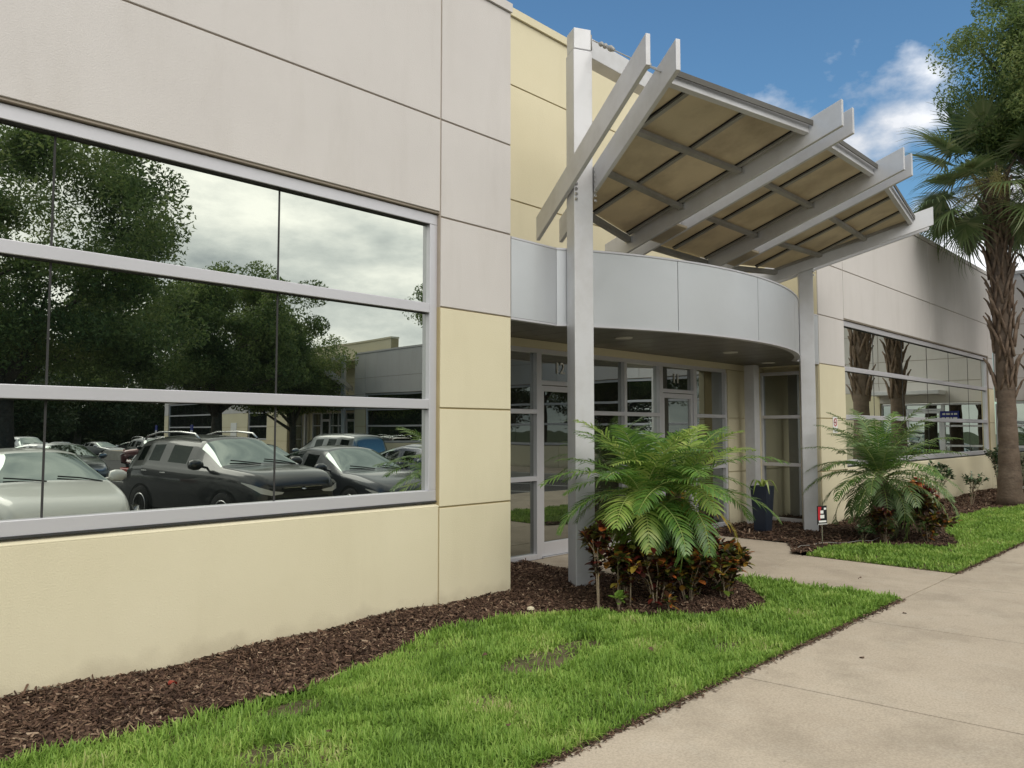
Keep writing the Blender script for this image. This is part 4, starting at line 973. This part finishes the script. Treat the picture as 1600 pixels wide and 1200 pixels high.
# small weeds and tufts in the near bed
croton((5.50, -1.28, .01), .13, .05, 22, M['grass'], 'tiny grass green weed between the bare croton stems', 51, 2, .09, .1, 'small weeds in the mulch', 'weed', 'weed')
croton((5.75, -1.62, .01), .12, .06, 26, M['croton_mix'], 'low seedling at the lawn edge of the near bed', 52, 2, .08, .1, 'small weeds in the mulch', 'weed', 'weed')

def fan_frond_mesh(seed, R_=.85, pet=.75, nseg=34, droop=.9):
    rg = np.random.default_rng(seed); V = []; F_ = []
    # petiole along +x, arching
    pp = [np.array([0, 0, 0.])]; a = .0
    for i in range(6): a = -droop * .35 * (i / 6); pp.append(pp[-1] + np.array([math.cos(a), 0, math.sin(a)]) * pet / 6)
    for i in range(6):
        k = len(V); w0 = .022 * (1 - .07 * i)
        for p in (pp[i], pp[i + 1]):
            V += [p + [0, -w0, 0], p + [0, w0, 0]]
        F_.append((k, k + 1, k + 3, k + 2))
    c = pp[-1]
    for i in range(nseg):
        f = i / (nseg - 1); th = (-2.05 + 4.1 * f); L = R_ * (.72 + .28 * math.cos(th * .55)) * rg.uniform(.88, 1.1)
        # costa curve: segments attach along a short midrib
        at = c + np.array([.28 * math.cos(th * .5) ** 2, 0, -.05 * math.cos(th * .5)])
        d = np.array([math.cos(th), math.sin(th), .16 * abs(math.sin(th)) - droop * .25]); d /= np.linalg.norm(d); q = at.copy(); k = len(V)
        s = np.cross(d, [0, 0, 1.]); s /= np.linalg.norm(s); ww = R_ * .026
        for j in range(6):
            w_ = ww * (.45, 1.0, .9, .55, .3, .05)[j]; V += [q - s * w_ + [0, 0, w_ * .5], q + s * w_ + [0, 0, w_ * .5]]
            if j < 5:
                q = q + d * L / 5
                if j >= 1: d = d + np.array([0, 0, -.16 * (j) * (.5 + droop * .4) * rg.uniform(.5, 1.6)]) + rg.normal(0, .05, 3); d /= np.linalg.norm(d)
        for j in range(5): F_.append((k + 2 * j, k + 2 * j + 1, k + 2 * j + 3, k + 2 * j + 2))
    return np_mesh('frond', np.array(V), np.array(F_), M['fan_leaf'])
FANS = [fan_frond_mesh(60 + i, droop=.35 + .17 * i) for i in range(6)]
def boot_mesh():
    m = MB()
    for s in (-1, 1):
        m.tube([(-.02, s * .085, -.22), (.03, s * .06, -.05), (.07, s * .028, .10), (.13, 0, .26)], [.030, .032, .030, .018], 6)
    m.tube([(.08, 0, .10), (.15, 0, .30), (.24, 0, .42)], [.036, .028, .014], 6)
    return m.mesh('boot', M['boot'], True)
BOOT = boot_mesh()
def fan_palm(loc, H, label, seed, rz=0, bend=(.25, 0)):
    rg = random.Random(seed); root = empty('fan_palm', loc); tag(root, label, 'palm tree', 'tall fan palms by the far wall')
    def ax(t): return Vector((bend[0] * t * t, bend[1] * t * t, H * t))
    m = MB(); pts = []; rad = []
    for i in range(41):
        t = i / 40; z = H * t; pts.append(ax(t)); r_ = .170 + .10 * math.exp(-z / .8)
        r_ *= 1 + .035 * math.sin(i * 2.4) + rg.uniform(-.02, .02); 
        rad.append(r_)
    m.tube(pts, rad, 20); m.build('trunk', M['palm_trunk'], root, smooth=True)
    nb = 84
    for i in range(nb):
        t = .33 + .65 * i / nb + rg.uniform(-.01, .01)
        if t < .45 and rg.random() < .45: continue
        o = link('boot', BOOT, root); az = i * 2.39996 + rg.uniform(-.2, .2); p = ax(t); r_ = .145 + .03 * rg.random()
        o.location = p + Vector((math.cos(az) * r_, math.sin(az) * r_, 0)); o.rotation_euler = (rg.uniform(-.12, .12), rg.uniform(-.25, .12), az); s = rg.uniform(.75, 1.15) * (1 + .25 * (t > .8)); o.scale = (s, s, s)
    top = ax(1)
    for i in range(38):
        t = i / 38; o = link('frond', FANS[min(5, int(t * 6))], root); az = i * 2.39996 + rg.uniform(-.3, .3)
        el = 1.25 - 2.15 * t + rg.uniform(-.15, .15)
        o.location = top + Vector((math.cos(az) * .12, math.sin(az) * .12, .05 - .25 * t)); o.rotation_euler = (rg.uniform(-.3, .3), -el, az); s = rg.uniform(1.0, 1.25); o.scale = (s, s, s)
    # flower stalk
    for (az, ln) in ((3.45, 1.0), (2.4, .8)):
        V = []; F_ = []; m = MB(); c = top + Vector((0, 0, -.15)); sp_ = []
        for i in range(8):
            t = i / 7; sp_.append(c + Vector((math.cos(az) * ln * t * .95, math.sin(az) * ln * t * .95, .28 * math.sin(t * 2.2) - .65 * t * t)))
        m.tube(sp_, [.016 - .0015 * i for i in range(8)], 5); fl = m.build('flower_stalk', M['flower'], root)
        for i in range(1500):
            t = rg.uniform(.35, 1); f = t * 7; k = min(6, int(f)); q = sp_[k].lerp(sp_[k + 1], f - k); g = Vector((rg.gauss(0, .09), rg.gauss(0, .09), rg.gauss(-.05, .12))); q = q + g
            a1 = Vector((rg.gauss(0, 1), rg.gauss(0, 1), rg.gauss(0, 1))).normalized() * .018; a2 = Vector((rg.gauss(0, 1), rg.gauss(0, 1), rg.gauss(0, 1))).normalized() * .01
            kk = len(V); V += [q - a1, q + a2, q + a1, q - a2]; F_.append((kk, kk + 1, kk + 2, kk + 3))
        link('flowers', np_mesh('flowers', np.array([tuple(v) for v in V]), np.array(F_), M['flower']), fl)
    return root
fan_palm((19.15, -1.42, 0), 7.15, 'tall fan palm with ragged boots on its trunk at the lawn edge', 71, bend=(.15, .12))
fan_palm((22.1, -1.5, 0), 7.6, 'second tall fan palm standing just beyond the first one by the far wing', 72, bend=(-.1, -.2))

# oaks ---------------------------------------------------------------
def crown_mesh(seed, rx, ry, rz, nclump, nleaf, leaf, mat, spread=.55, flat=.75):
    rg = np.random.default_rng(seed); n = nclump
    d = rg.normal(size=(n, 3)); d /= np.linalg.norm(d, axis=1)[:, None]
    r = rg.uniform(.35, 1, n) ** .45; wob = 1 + .20 * np.sin(d[:, 0] * 5 + seed) + .15 * np.sin(d[:, 1] * 7 + d[:, 2] * 5)
    C = d * (r * wob)[:, None] * [rx, ry, rz]; C[:, 2] = np.where(C[:, 2] < -rz * .55, C[:, 2] * .6, C[:, 2])
    ci = rg.integers(0, n, nleaf); sc_ = rg.uniform(.6, 1.35, n)[ci]
    gg = rg.normal(size=(nleaf, 3)); gl = np.linalg.norm(gg, axis=1); gg *= (np.minimum(gl, 1.9) / gl)[:, None]
    P = C[ci] + gg * (spread * sc_)[:, None] * [1, 1, flat]
    a = rg.normal(size=(nleaf, 3)); a /= np.linalg.norm(a, axis=1)[:, None]; b = rg.normal(size=(nleaf, 3)); b -= a * (a * b).sum(1)[:, None]; b /= np.linalg.norm(b, axis=1)[:, None]
    L = (leaf * rg.uniform(.6, 1.3, nleaf))[:, None]; W = L * .38
    V = np.stack([P - a * L, P - b * W, P + a * L, P + b * W], 1).reshape(-1, 3)
    return np_mesh('crown', V, np.arange(nleaf * 4).reshape(-1, 4), mat), C
def limbs(seed, H, r0, C, cz, n=9):
    rg = random.Random(seed); m = MB(); fork = H
    m.tube([(0, 0, -.3), (.03, .02, H * .3), (-.04, .05, H * .7), (0, 0, H)], [r0 * 1.35, r0, r0 * .9, r0 * .75], 12)
    idx = rg.sample(range(len(C)), min(n * 4, len(C)))
    for j in range(n):
        e = Vector(C[idx[j]]) + Vector((0, 0, cz)); s = Vector((0, 0, H * rg.uniform(.8, 1.0))); mid = s.lerp(e, .45) + Vector((rg.uniform(-.3, .3), rg.uniform(-.3, .3), rg.uniform(.1, .6)))
        m.tube([s, s.lerp(mid, .5), mid, mid.lerp(e, .6), e], [r0 * .5, r0 * .40, r0 * .28, r0 * .15, r0 * .05], 7)
        for k in range(3):
            e2 = Vector(C[idx[n + j * 3 + k if n + j * 3 + k < len(idx) else 0]]) + Vector((0, 0, cz))
            if (e2 - mid).length < 3.2: m.tube([mid, mid.lerp(e2, .5) + Vector((0, 0, .15)), e2], [r0 * .2, r0 * .12, r0 * .03], 5)
    return m.mesh('trunk', M['bark'], True)
def oak(loc, label, cr, cz, H, r0, seed, nclump=150, nleaf=42000, leaf=.075, mat='oak_leaf', group='oak trees in the parking lot islands', spread=.5, rz=0):
    root = empty('oak_tree', loc, rz); tag(root, label, 'tree', group)
    me, C = crown_mesh(seed, cr[0], cr[1], cr[2], nclump, nleaf, leaf, M[mat], spread)
    link('trunk', limbs(seed, H, r0, C, cz), root); o = link('crown', me, root); o.location = (0, 0, cz); return root
O1 = oak((6.3, -24.0, lot_z(-24)), 'huge dark oak mirrored at the left of the big window', (5.6, 5.0, 5.6), 7.4, 3.6, .36, 81, 230, 150000, .085, spread=.50)
O2 = oak((17.6, -33.0, lot_z(-33)), 'wide lower oak mirrored in the middle of the big window', (5.4, 5.0, 3.6), 6.4, 3.0, .30, 82, 200, 125000, .10, spread=.48)
O2b = oak((22.2, -33.5, lot_z(-33)), 'small oak whose crown hangs over the far entrance', (3.0, 3.0, 2.2), 4.6, 2.4, .2, 88, 100, 45000, .085, spread=.45)
O3 = oak((21.6, -17.5, lot_z(-17)), 'oak mirrored at the right edge of the big window', (2.6, 2.6, 2.6), 6.3, 3.6, .2, 83, 110, 60000, .06, spread=.36)
O4 = oak((19.6, -2.95, 0), 'dark green oak crown leaning in above the fan palms at the right edge', (2.5, 2.0, 1.9), 8.9, 6.6, .2, 84, 190, 150000, .045, spread=.27)
far = [((-2, -62), 9), ((8, -70), 10), ((18, -78), 9), ((27, -88), 10), ((38, -92), 9), ((50, -98), 11), ((-14, -60), 9), ((58, -75), 9), ((-24, -48), 8)]
fm, fC = crown_mesh(90, 5.2, 5.2, 4.4, 120, 16000, .22, M['far_leaf'], .85); ft = limbs(90, 3.2, .3, fC, 5.6)
fl_ = ['first distant tree from the left behind the parked cars', 'distant tree behind the white truck', 'distant tree at the end of the parking lot', 'distant tree just left of the far wing', 'distant tree showing past the end of the far wing', 'tall distant tree behind the far wing roof', 'distant tree at the far left of the lot', 'tree rising behind the tall yellow entrance wall across the lot', 'tree at the left side of the lot']
for i, ((x, y), h_) in enumerate(far):
    root = empty('oak_tree', (x, y, lot_z(y) - .2), i * 1.3); tag(root, fl_[i], 'tree', 'distant trees round the parking lot'); s = h_ / 9.2; root.scale = (s * 1.15, s * 1.15, s)
    link('trunk', ft, root); o = link('crown', fm, root); o.location = (0, 0, 5.6)
# hedge mass beyond the lot
hv = []
rgn = np.random.default_rng(5); n = 60000
P = np.stack([rgn.uniform(-40, 75, n), rgn.normal(-104, 2.5, n), rgn.gamma(3, 1.1, n) - 1.2], 1); a = rgn.normal(size=(n, 3)) * .28; b = rgn.normal(size=(n, 3)) * .16
o = link('tree_line', np_mesh('tree_line', np.stack([P - a, P - b, P + a, P + b], 1).reshape(-1, 3), np.arange(n * 4).reshape(-1, 4), M['far_leaf']))
tag(o, 'far off belt of woodland closing the end of the parking lot', 'woods', kind='stuff')

# ------------------------------------------------------------------ cars
def lerp_tab(tab, x):
    xs_ = [t[0] for t in tab]; return float(np.interp(x, xs_, [t[1] for t in tab]))
CAR = {
 'suv': dict(L=4.6, W=.92, wb=(.95, 3.62), rw=.36,
    top=[(0, .80), (.06, .95), (.25, 1.06), (.7, 1.12), (1.15, 1.16), (1.95, 1.62), (2.3, 1.68), (3.4, 1.69), (4.1, 1.60), (4.45, 1.12), (4.56, .9), (4.6, .6)],
    belt=[(0, .70), (.1, .90), (.5, 1.01), (1.15, 1.07), (2.2, 1.08), (3.9, 1.14), (4.4, 1.02), (4.6, .55)],
    a=(1.12, 1.98), r=(4.05, 4.42), doors=(2.06, 2.98, 3.03, 3.60, 3.64, 4.02)),
 'sedan': dict(L=4.7, W=.90, wb=(.92, 3.62), rw=.33,
    top=[(0, .58), (.06, .70), (.25, .80), (.8, .92), (1.35, .97), (2.15, 1.38), (2.5, 1.44), (3.1, 1.43), (3.6, 1.32), (4.2, 1.06), (4.55, 1.0), (4.66, .9), (4.7, .55)],
    belt=[(0, .50), (.1, .66), (.5, .79), (1.35, .91), (2.3, .93), (3.9, .98), (4.5, .93), (4.7, .52)],
    a=(1.32, 2.2), r=(3.3, 4.1), doors=(2.26, 2.90, 2.94, 3.45, 3.48, 3.7)),
 'hatch': dict(L=4.4, W=.90, wb=(.90, 3.5), rw=.33,
    top=[(0, .58), (.06, .72), (.25, .84), (.7, .95), (1.12, 1.02), (2.0, 1.44), (2.4, 1.50), (3.2, 1.48), (3.8, 1.36), (4.25, .98), (4.36, .9), (4.4, .55)],
    belt=[(0, .50), (.1, .68), (.5, .82), (1.12, .95), (2.2, .97), (3.8, 1.03), (4.25, .93), (4.4, .52)],
    a=(1.08, 2.05), r=(3.7, 4.2), doors=(2.12, 2.84, 2.88, 3.40, 3.44, 3.72)),
 'van': dict(L=4.9, W=.96, wb=(1.0, 3.9), rw=.35,
    top=[(0, .70), (.06, .86), (.3, 1.0), (.8, 1.12), (1.15, 1.2), (2.0, 1.72), (2.4, 1.80), (4.3, 1.80), (4.65, 1.72), (4.8, 1.2), (4.87, .9), (4.9, .6)],
    belt=[(0, .6), (.1, .8), (.5, .96), (1.15, 1.08), (2.2, 1.08), (4.5, 1.10), (4.8, .95), (4.9, .55)],
    a=(1.12, 2.05), r=(4.62, 4.83), doors=(2.25, 2.95, 3.05, 3.75, 3.83, 4.5)),
 'truck': dict(L=5.7, W=.98, wb=(1.0, 4.6), rw=.40,
    top=[(0, .95), (.04, 1.12), (.2, 1.22), (1.3, 1.30), (1.55, 1.34), (2.1, 1.80), (2.4, 1.86), (3.4, 1.86), (3.62, 1.80), (3.70, 1.22), (5.62, 1.22), (5.68, 1.1), (5.7, .8)],
    belt=[(0, .8), (.04, 1.02), (.3, 1.12), (1.5, 1.22), (3.7, 1.22), (5.6, 1.2), (5.7, .75)],
    a=(1.5, 2.15), r=(3.60, 3.72), doors=(2.2, 2.7, 2.78, 3.2, 3.24, 3.45)),
}
CARMESH = {}
def car_body(kind):
    if kind in CARMESH: return CARMESH[kind]
    c = CAR[kind]; L, W = c['L'], c['W']; d = c['doors']; a0, a1 = c['a']; r0, r1 = c['r']
    base = [0, .03, .1, .25, .5, .8, (a0 + .8) / 2 if a0 > .95 else .9, a0 - .04, a0, (a0 * 2 + a1) / 3, (a0 + 2 * a1) / 3, a1, a1 + .07, d[0] + .02, d[1], d[2], d[3], d[4], d[5], r0, (r0 + r1) / 2, r1, r1 + .05, L - .1, L - .03, L]
    xs_ = sorted(set(round(x, 3) for x in base)); xs_ = [x for i, x in enumerate(xs_) if i == 0 or x - xs_[i - 1] > .015]
    V = []; ncr = 11; wtab = [(0, .70), (.05, .80), (.2, .90), (.5, .97), (1.0, 1.0), (L - 1.0, 1.0), (L - .4, .97), (L - .1, .90), (L, .80)]
    for x in xs_:
        zt, zb_ = lerp_tab(c['top'], x), lerp_tab(c['belt'], x); w_ = W * lerp_tab(wtab, x); z0 = .22 if .25 < x < L - .25 else .30
        cab = max(0, min(1, (zt - zb_ - .08) / .35))
        wt = w_ * (.90 - .20 * cab); zs = zt - .035 - .05 * cab
        row = [(0, z0), (w_ * .9, z0), (w_ * .975, z0 + .08), (w_, (z0 + zb_) / 2), (w_ * .985, zb_ - .10), (w_ * .955, zb_ - .02), (w_ * .925, zb_ + .012), (wt + (w_ * .925 - wt) * .08, zb_ + .012 + (zs - zb_ - .012) * .94), (wt * .93, zs + .02 * (1 - cab) + .03 * cab), (wt * .55, zt - .006), (0, zt)]
        V.append(row)
    nr = len(xs_); verts = []; faces = []; mi = []
    def vid(i, j, s): return (i * (2 * ncr - 2)) + (j if s > 0 else ((2 * ncr - 2 - j) if 0 < j < ncr - 1 else j))
    for i, x in enumerate(xs_):
        ring = [(x, y, z) for y, z in V[i]] + [(x, -V[i][j][0], V[i][j][1]) for j in range(ncr - 2, 0, -1)]
        verts += ring
    m_ = 2 * ncr - 2
    def in_(x, a, b): return a - .01 <= x and x <= b + .01
    for i in range(nr - 1):
        xa, xb = xs_[i], xs_[i + 1]
        for j in range(m_):
            k = (j + 1) % m_; jj = min(j, m_ - 1 - j) if j < m_ else 0
            jj = j if j < ncr - 1 else m_ - 1 - j
            q = 0
            if jj == 6:   # side glass band
                if in_(xa, d[0], d[1]) and in_(xb, d[0], d[1]): q = 2
                elif in_(xa, d[2], d[3]) and in_(xb, d[2], d[3]): q = 2
                elif in_(xa, d[4], d[5]) and in_(xb, d[4], d[5]): q = 2
            if jj in (7, 8, 9):
                if in_(xa, a0, a1) and in_(xb, a0, a1): q = 1
                if in_(xa, r0, r1) and in_(xb, r0, r1): q = 3
            if jj in (0, 1): q = 4
            faces.append((i * m_ + j, i * m_ + k, (i + 1) * m_ + k, (i + 1) * m_ + j)); mi.append(q)
    faces.append(tuple(range(m_))[::-1]); faces.append(tuple((nr - 1) * m_ + j for j in range(m_))); mi += [0, 0]
    me = bpy.data.meshes.new('tmp'); me.from_pydata(verts, [], faces)
    for k in range(5): me.materials.append(M['black'])
    me.polygons.foreach_set('material_index', mi)
    bm = bmesh.new(); bm.from_mesh(me); bmesh.ops.recalc_face_normals(bm, faces=bm.faces); bm.to_mesh(me); bm.free()
    o = bpy.data.objects.new('tmp', me); COL.objects.link(o); sm = o.modifiers.new('s', 'SUBSURF'); sm.levels = 2; sm.render_levels = 2
    dg = bpy.context.evaluated_depsgraph_get(); dg.update(); ev = bpy.data.meshes.new_from_object(o.evaluated_get(dg)); bpy.data.objects.remove(o)
    res = {}
    for q in range(5):
        bm = bmesh.new(); bm.from_mesh(ev); bmesh.ops.delete(bm, geom=[f for f in bm.faces if f.material_index != q], context='FACES')
        for f in bm.faces: f.material_index = 0; f.smooth = True
        if q == 2:
            bm.faces.ensure_lookup_table(); seen = set(); lst = []
            for f in bm.faces:
                if f.index in seen: continue
                st = [f]; isl = set()
                while st:
                    g = st.pop()
                    if g.index in isl: continue
                    isl.add(g.index)
                    for e in g.edges:
                        for h in e.link_faces:
                            if h.index not in isl: st.append(h)
                seen |= isl; lst.append(isl)
            for k_, isl in enumerate(lst):
                b2 = bm.copy(); b2.faces.ensure_lookup_table(); bmesh.ops.delete(b2, geom=[f for f in b2.faces if f.index not in isl], context='FACES')
                r_ = bpy.data.meshes.new('window'); b2.to_mesh(r_); b2.free(); res[(2, k_)] = r_
            bm.free(); continue
        r_ = bpy.data.meshes.new(('body', 'windshield', 'window', 'rear_window', 'sill')[q]); bm.to_mesh(r_); bm.free(); res[q] = r_
    CARMESH[kind] = res; return res
def make_car(kind, paintname, loc, rz, label, group=None, name='parked_car', detail=True):
    c = CAR[kind]; L, W = c['L'], c['W']; res = car_body(kind); root = empty(name, loc, rz); tag(root, label, 'truck' if kind == 'truck' else 'van' if kind == 'van' else 'car', group)
    # local: nose at x=0 pointing to -x, so shift so that nose is at root
    mats = {0: PAINT[paintname], 1: M['car_glass'], 2: M['car_side'], 3: M['car_glass'], 4: M['tyre']}
    for q, me in res.items():
        me2 = me.copy(); me2.materials.clear(); me2.materials.append(mats[q[0] if isinstance(q, tuple) else q]); link(me.name.split('.')[0], me2, root)
    fx = .04
    zh = lerp_tab(c['belt'], .12)
    for s in (-1, 1):
        m = MB(); pts_o = []
        # headlamp: swept wedge hugging the corner
        def P(x, dz): w_ = W * lerp_tab([(0, .70), (.05, .80), (.2, .90), (.5, .97), (1.0, 1.0)], x); return (x - .012, s * (w_ * .965 + .012), zh - .06 + dz)
        def Q(x, f, dz): return (x, s * (W * f + .008), zh + dz)
        top_ = [Q(-.012, .42, -.17), Q(-.010, .66, -.14), Q(.075, .855, -.075), Q(.22, .925, -.03), Q(.44, .965, -.0)]
        bot_ = [Q(-.014, .46, -.20), Q(-.012, .68, -.215), Q(.055, .845, -.175), Q(.20, .92, -.095), Q(.44, .967, -.012)]
        k = len(m.v); m.v += top_ + bot_
        for i in range(4): m.f.append((k + i, k + i + 1, k + 5 + i + 1, k + 5 + i)); m.mi.append(0)
        m.build('headlight', M['headlamp'], root, smooth=True)
        m = MB(); x0 = L - .03; zt_ = lerp_tab(c['belt'], L - .35)
        m.box(L - .50, L + .0, s * W * .84 - .07, s * W * .84 + .115, zt_ - .17, zt_ - .02); m.build('taillight', M['taillamp'], root, bevel=.03)
        m = MB(); xm = c['a'][0] + .42; zm = lerp_tab(c['belt'], xm) + .10
        m.lathe([(.01, -.13), (.07, -.115), (.095, -.04), (.09, .05), (.05, .12), (.01, .135)], (xm, s * (W + .13), zm), 14, axis='y'); m.tube([(xm, s * (W * .9), zm - .06), (xm, s * (W + .08), zm - .02)], .022, 6)
        m.build('mirror', PAINT[paintname], root, smooth=True)
        for xd in (c['doors'][1] - .1, c['doors'][3] - .05):
            m = MB(); zz = lerp_tab(c['belt'], xd) - .13; m.box(xd - .09, xd + .09, s * W * .97 - .01, s * W * .97 + .035, zz, zz + .025); m.build('handle', M['chrome'] if kind != 'hatch' else PAINT[paintname], root, bevel=.006)
    m = MB(); m.box(-.012, .08, -W * .46, W * .46, zh - .17, zh - .09); m.box(-.006, .1, -W * .62, W * .62, .32, zh - .26)
    m.build('grille', M['black'], root, bevel=.02)
    m = MB(); m.lathe([(.045, -.012), (.052, 0), (.045, .012)], (-.018, 0, zh - .13), 16, axis='z'); 
    for s in (-1, 1): m.box(-.022, -.010, s * .03 if s > 0 else -W * .44, W * .44 if s > 0 else -.03, zh - .105, zh - .095)
    m.build('badge', M['chrome'], root)
    if detail:
        m = MB(); a0, a1 = c['a']
        for (y0, y1) in ((W * .75, .12), (-.05, -W * .62)):
            pz = lambda x, y: lerp_tab(c['top'], x) - .02 * (abs(y) / W) ** 2 * 2
            m.tube([(a0 - .02, y0, pz(a0, y0) + .012), (a0 + .07, (y0 + y1) / 2, pz(a0 + .08, 0) + .020), (a0 + .12, y1, pz(a0 + .14, 0) + .018)], .010, 6)
        m.build('wiper', M['black'], root)
        if kind == 'suv':
            for s in (-1, 1):
                m = MB(); yy = s * W * .66; m.tube([(2.15, yy, 1.60), (2.3, yy, 1.70), (2.8, yy, 1.735), (3.5, yy, 1.73), (3.95, yy, 1.66), (4.05, yy, 1.59)], .019, 8); m.build('roof_rail', M['chrome'], root, smooth=True)
    for x in c['wb']:
        for s in (-1, 1):
            m = MB(); rr = c['rw']; yw = s * (W - .09)
            m.lathe([(rr * .62, -.10), (rr * .95, -.105), (rr, -.06), (rr, .06), (rr * .95, .105), (rr * .62, .10)], (x, yw, rr), 28, axis='y'); wh = m.build('wheel', M['tyre'], root, smooth=True)
            m = MB(); m.lathe([(rr * .02, s * .085), (rr * .2, s * .09), (rr * .3, s * .07), (rr * .6, s * .103), (rr * .66, s * .10)], (x, yw, rr), 20, axis='y'); m.build('rim', M['chrome'], wh, smooth=True)
            m = MB(); n_ = 20; ra, rb = rr * 1.04, rr * 1.14
            for i in range(n_):
                t0, t1 = PI * i / n_ - .15, PI * (i + 1) / n_ - .15; t1 = t1 + .3 / n_; yy = s * (W + .004)
                m.quad([(x + math.cos(t0) * ra, yy, rr + math.sin(t0) * ra), (x + math.cos(t1) * ra, yy, rr + math.sin(t1) * ra), (x + math.cos(t1) * rb, yy, rr + math.sin(t1) * rb), (x + math.cos(t0) * rb, yy, rr + math.sin(t0) * rb)])
            m.build('wheel_arch', M['black'], root)
    return root
NOSE = -PI / 2    # local +x (tail) points to -y: nose faces the building
def car_at(kind, col, x, y, rz, label, group='cars parked in the lot', **k): return make_car(kind, col, (x, y, lot_z(y)), rz, label, group, **k)
car_at('hatch', 'cream', 3.28, -5.85, NOSE, 'pale cream hatchback nose-in at the sidewalk, mirrored at lower left')
car_at('suv', 'graphite', 6.90, -6.2, R(-98), 'dark grey sport utility car with silver roof rails beside the cream hatchback')
car_at('sedan', 'slate', 9.25, -6.05, NOSE, 'slate grey sedan nose-in right of the dark sport utility car')
car_at('sedan', 'navy', 12.15, -6.5, NOSE, 'navy sedan nose-in second from the right in the near row')
car_at('suv', 'black', .35, -6.5, NOSE, 'black sport utility car nose-in at the left end of the near row')
# second row, tails towards the near row
TAIL = PI / 2
car_at('van', 'blue', 15.6, -16.4 - 4.9, TAIL, 'blue grey passenger van in the second row showing its rear window')
car_at('sedan', 'slate', 12.9, -17.0, NOSE, 'dark grey sedan in the second row left of the van')
car_at('sedan', 'black', 10.2, -17.1, NOSE, 'black sedan in the middle of the second row')
car_at('sedan', 'silver', 15.2, -12.0 - .2, NOSE, 'silver sedan between the near row and the van') if 0 else None
car_at('hatch', 'silver', 8.3, -22.4, NOSE, 'silver hatchback behind the dark sport utility car')
car_at('sedan', 'navy', 18.0, -27.5, NOSE, 'navy sedan parked before the far entrance')
car_at('hatch', 'black', 15.2, -27.5, NOSE, 'black hatchback parked before the far entrance')
# far group on the left of the mirrored view
car_at('sedan', 'silver', 13.2, -38.5, R(-125), 'silver sedan parked askew near the far oak, tail lights towards the lot')
car_at('suv', 'maroon', 15.6, -39.5, R(60), 'dark red sport utility car with bright tail lights in the far row')
car_at('suv', 'black', 16.4, -35.8, NOSE, 'black sport utility car in the far row')
car_at('truck', 'white', 14.8, -52.0, R(-105), 'white pickup truck standing at the end of the lot', name='pickup_truck')
car_at('sedan', 'navy', 10.9, -47.0, R(-100), 'navy sedan at the end of the lot left of the pickup')
for i, (x, y, c_) in enumerate(((20.5, -64, 'white'), (24, -66, 'silver'), (27.5, -67, 'black'), (31, -69, 'blue'))):
    car_at('sedan', c_, x, y, R(-110), ['white sedan far away past the pickup', 'silver sedan far away past the white sedan', 'black sedan far away in the rearmost row', 'blue sedan at the far end of the rearmost row'][i], detail=False)

# accessible parking signs by the far wing
for i, (x, y) in enumerate(((21.2, -44.5), (21.2, -50.5))):
    s_ = empty('parking_sign', (x, y, -.5)); tag(s_, ['blue parking sign on a post in front of the far windows', 'blue parking sign on a post nearer the far end of the wing'][i], 'sign', 'blue parking signs')
    m = MB(); m.tube([(0, 0, 0), (0, 0, 2.5)], .03, 8); m.build('post', M['pvc'], s_)
    m = MB(); m.box(-.015, .015, -.18, .18, 1.95, 2.45); b_ = m.build('board', M['sign_blue'], s_)
    m = MB(); m.box(-.018, -.0155, -.15, .15, 1.97, 2.12); m.build('lettering', M['white'], b_)
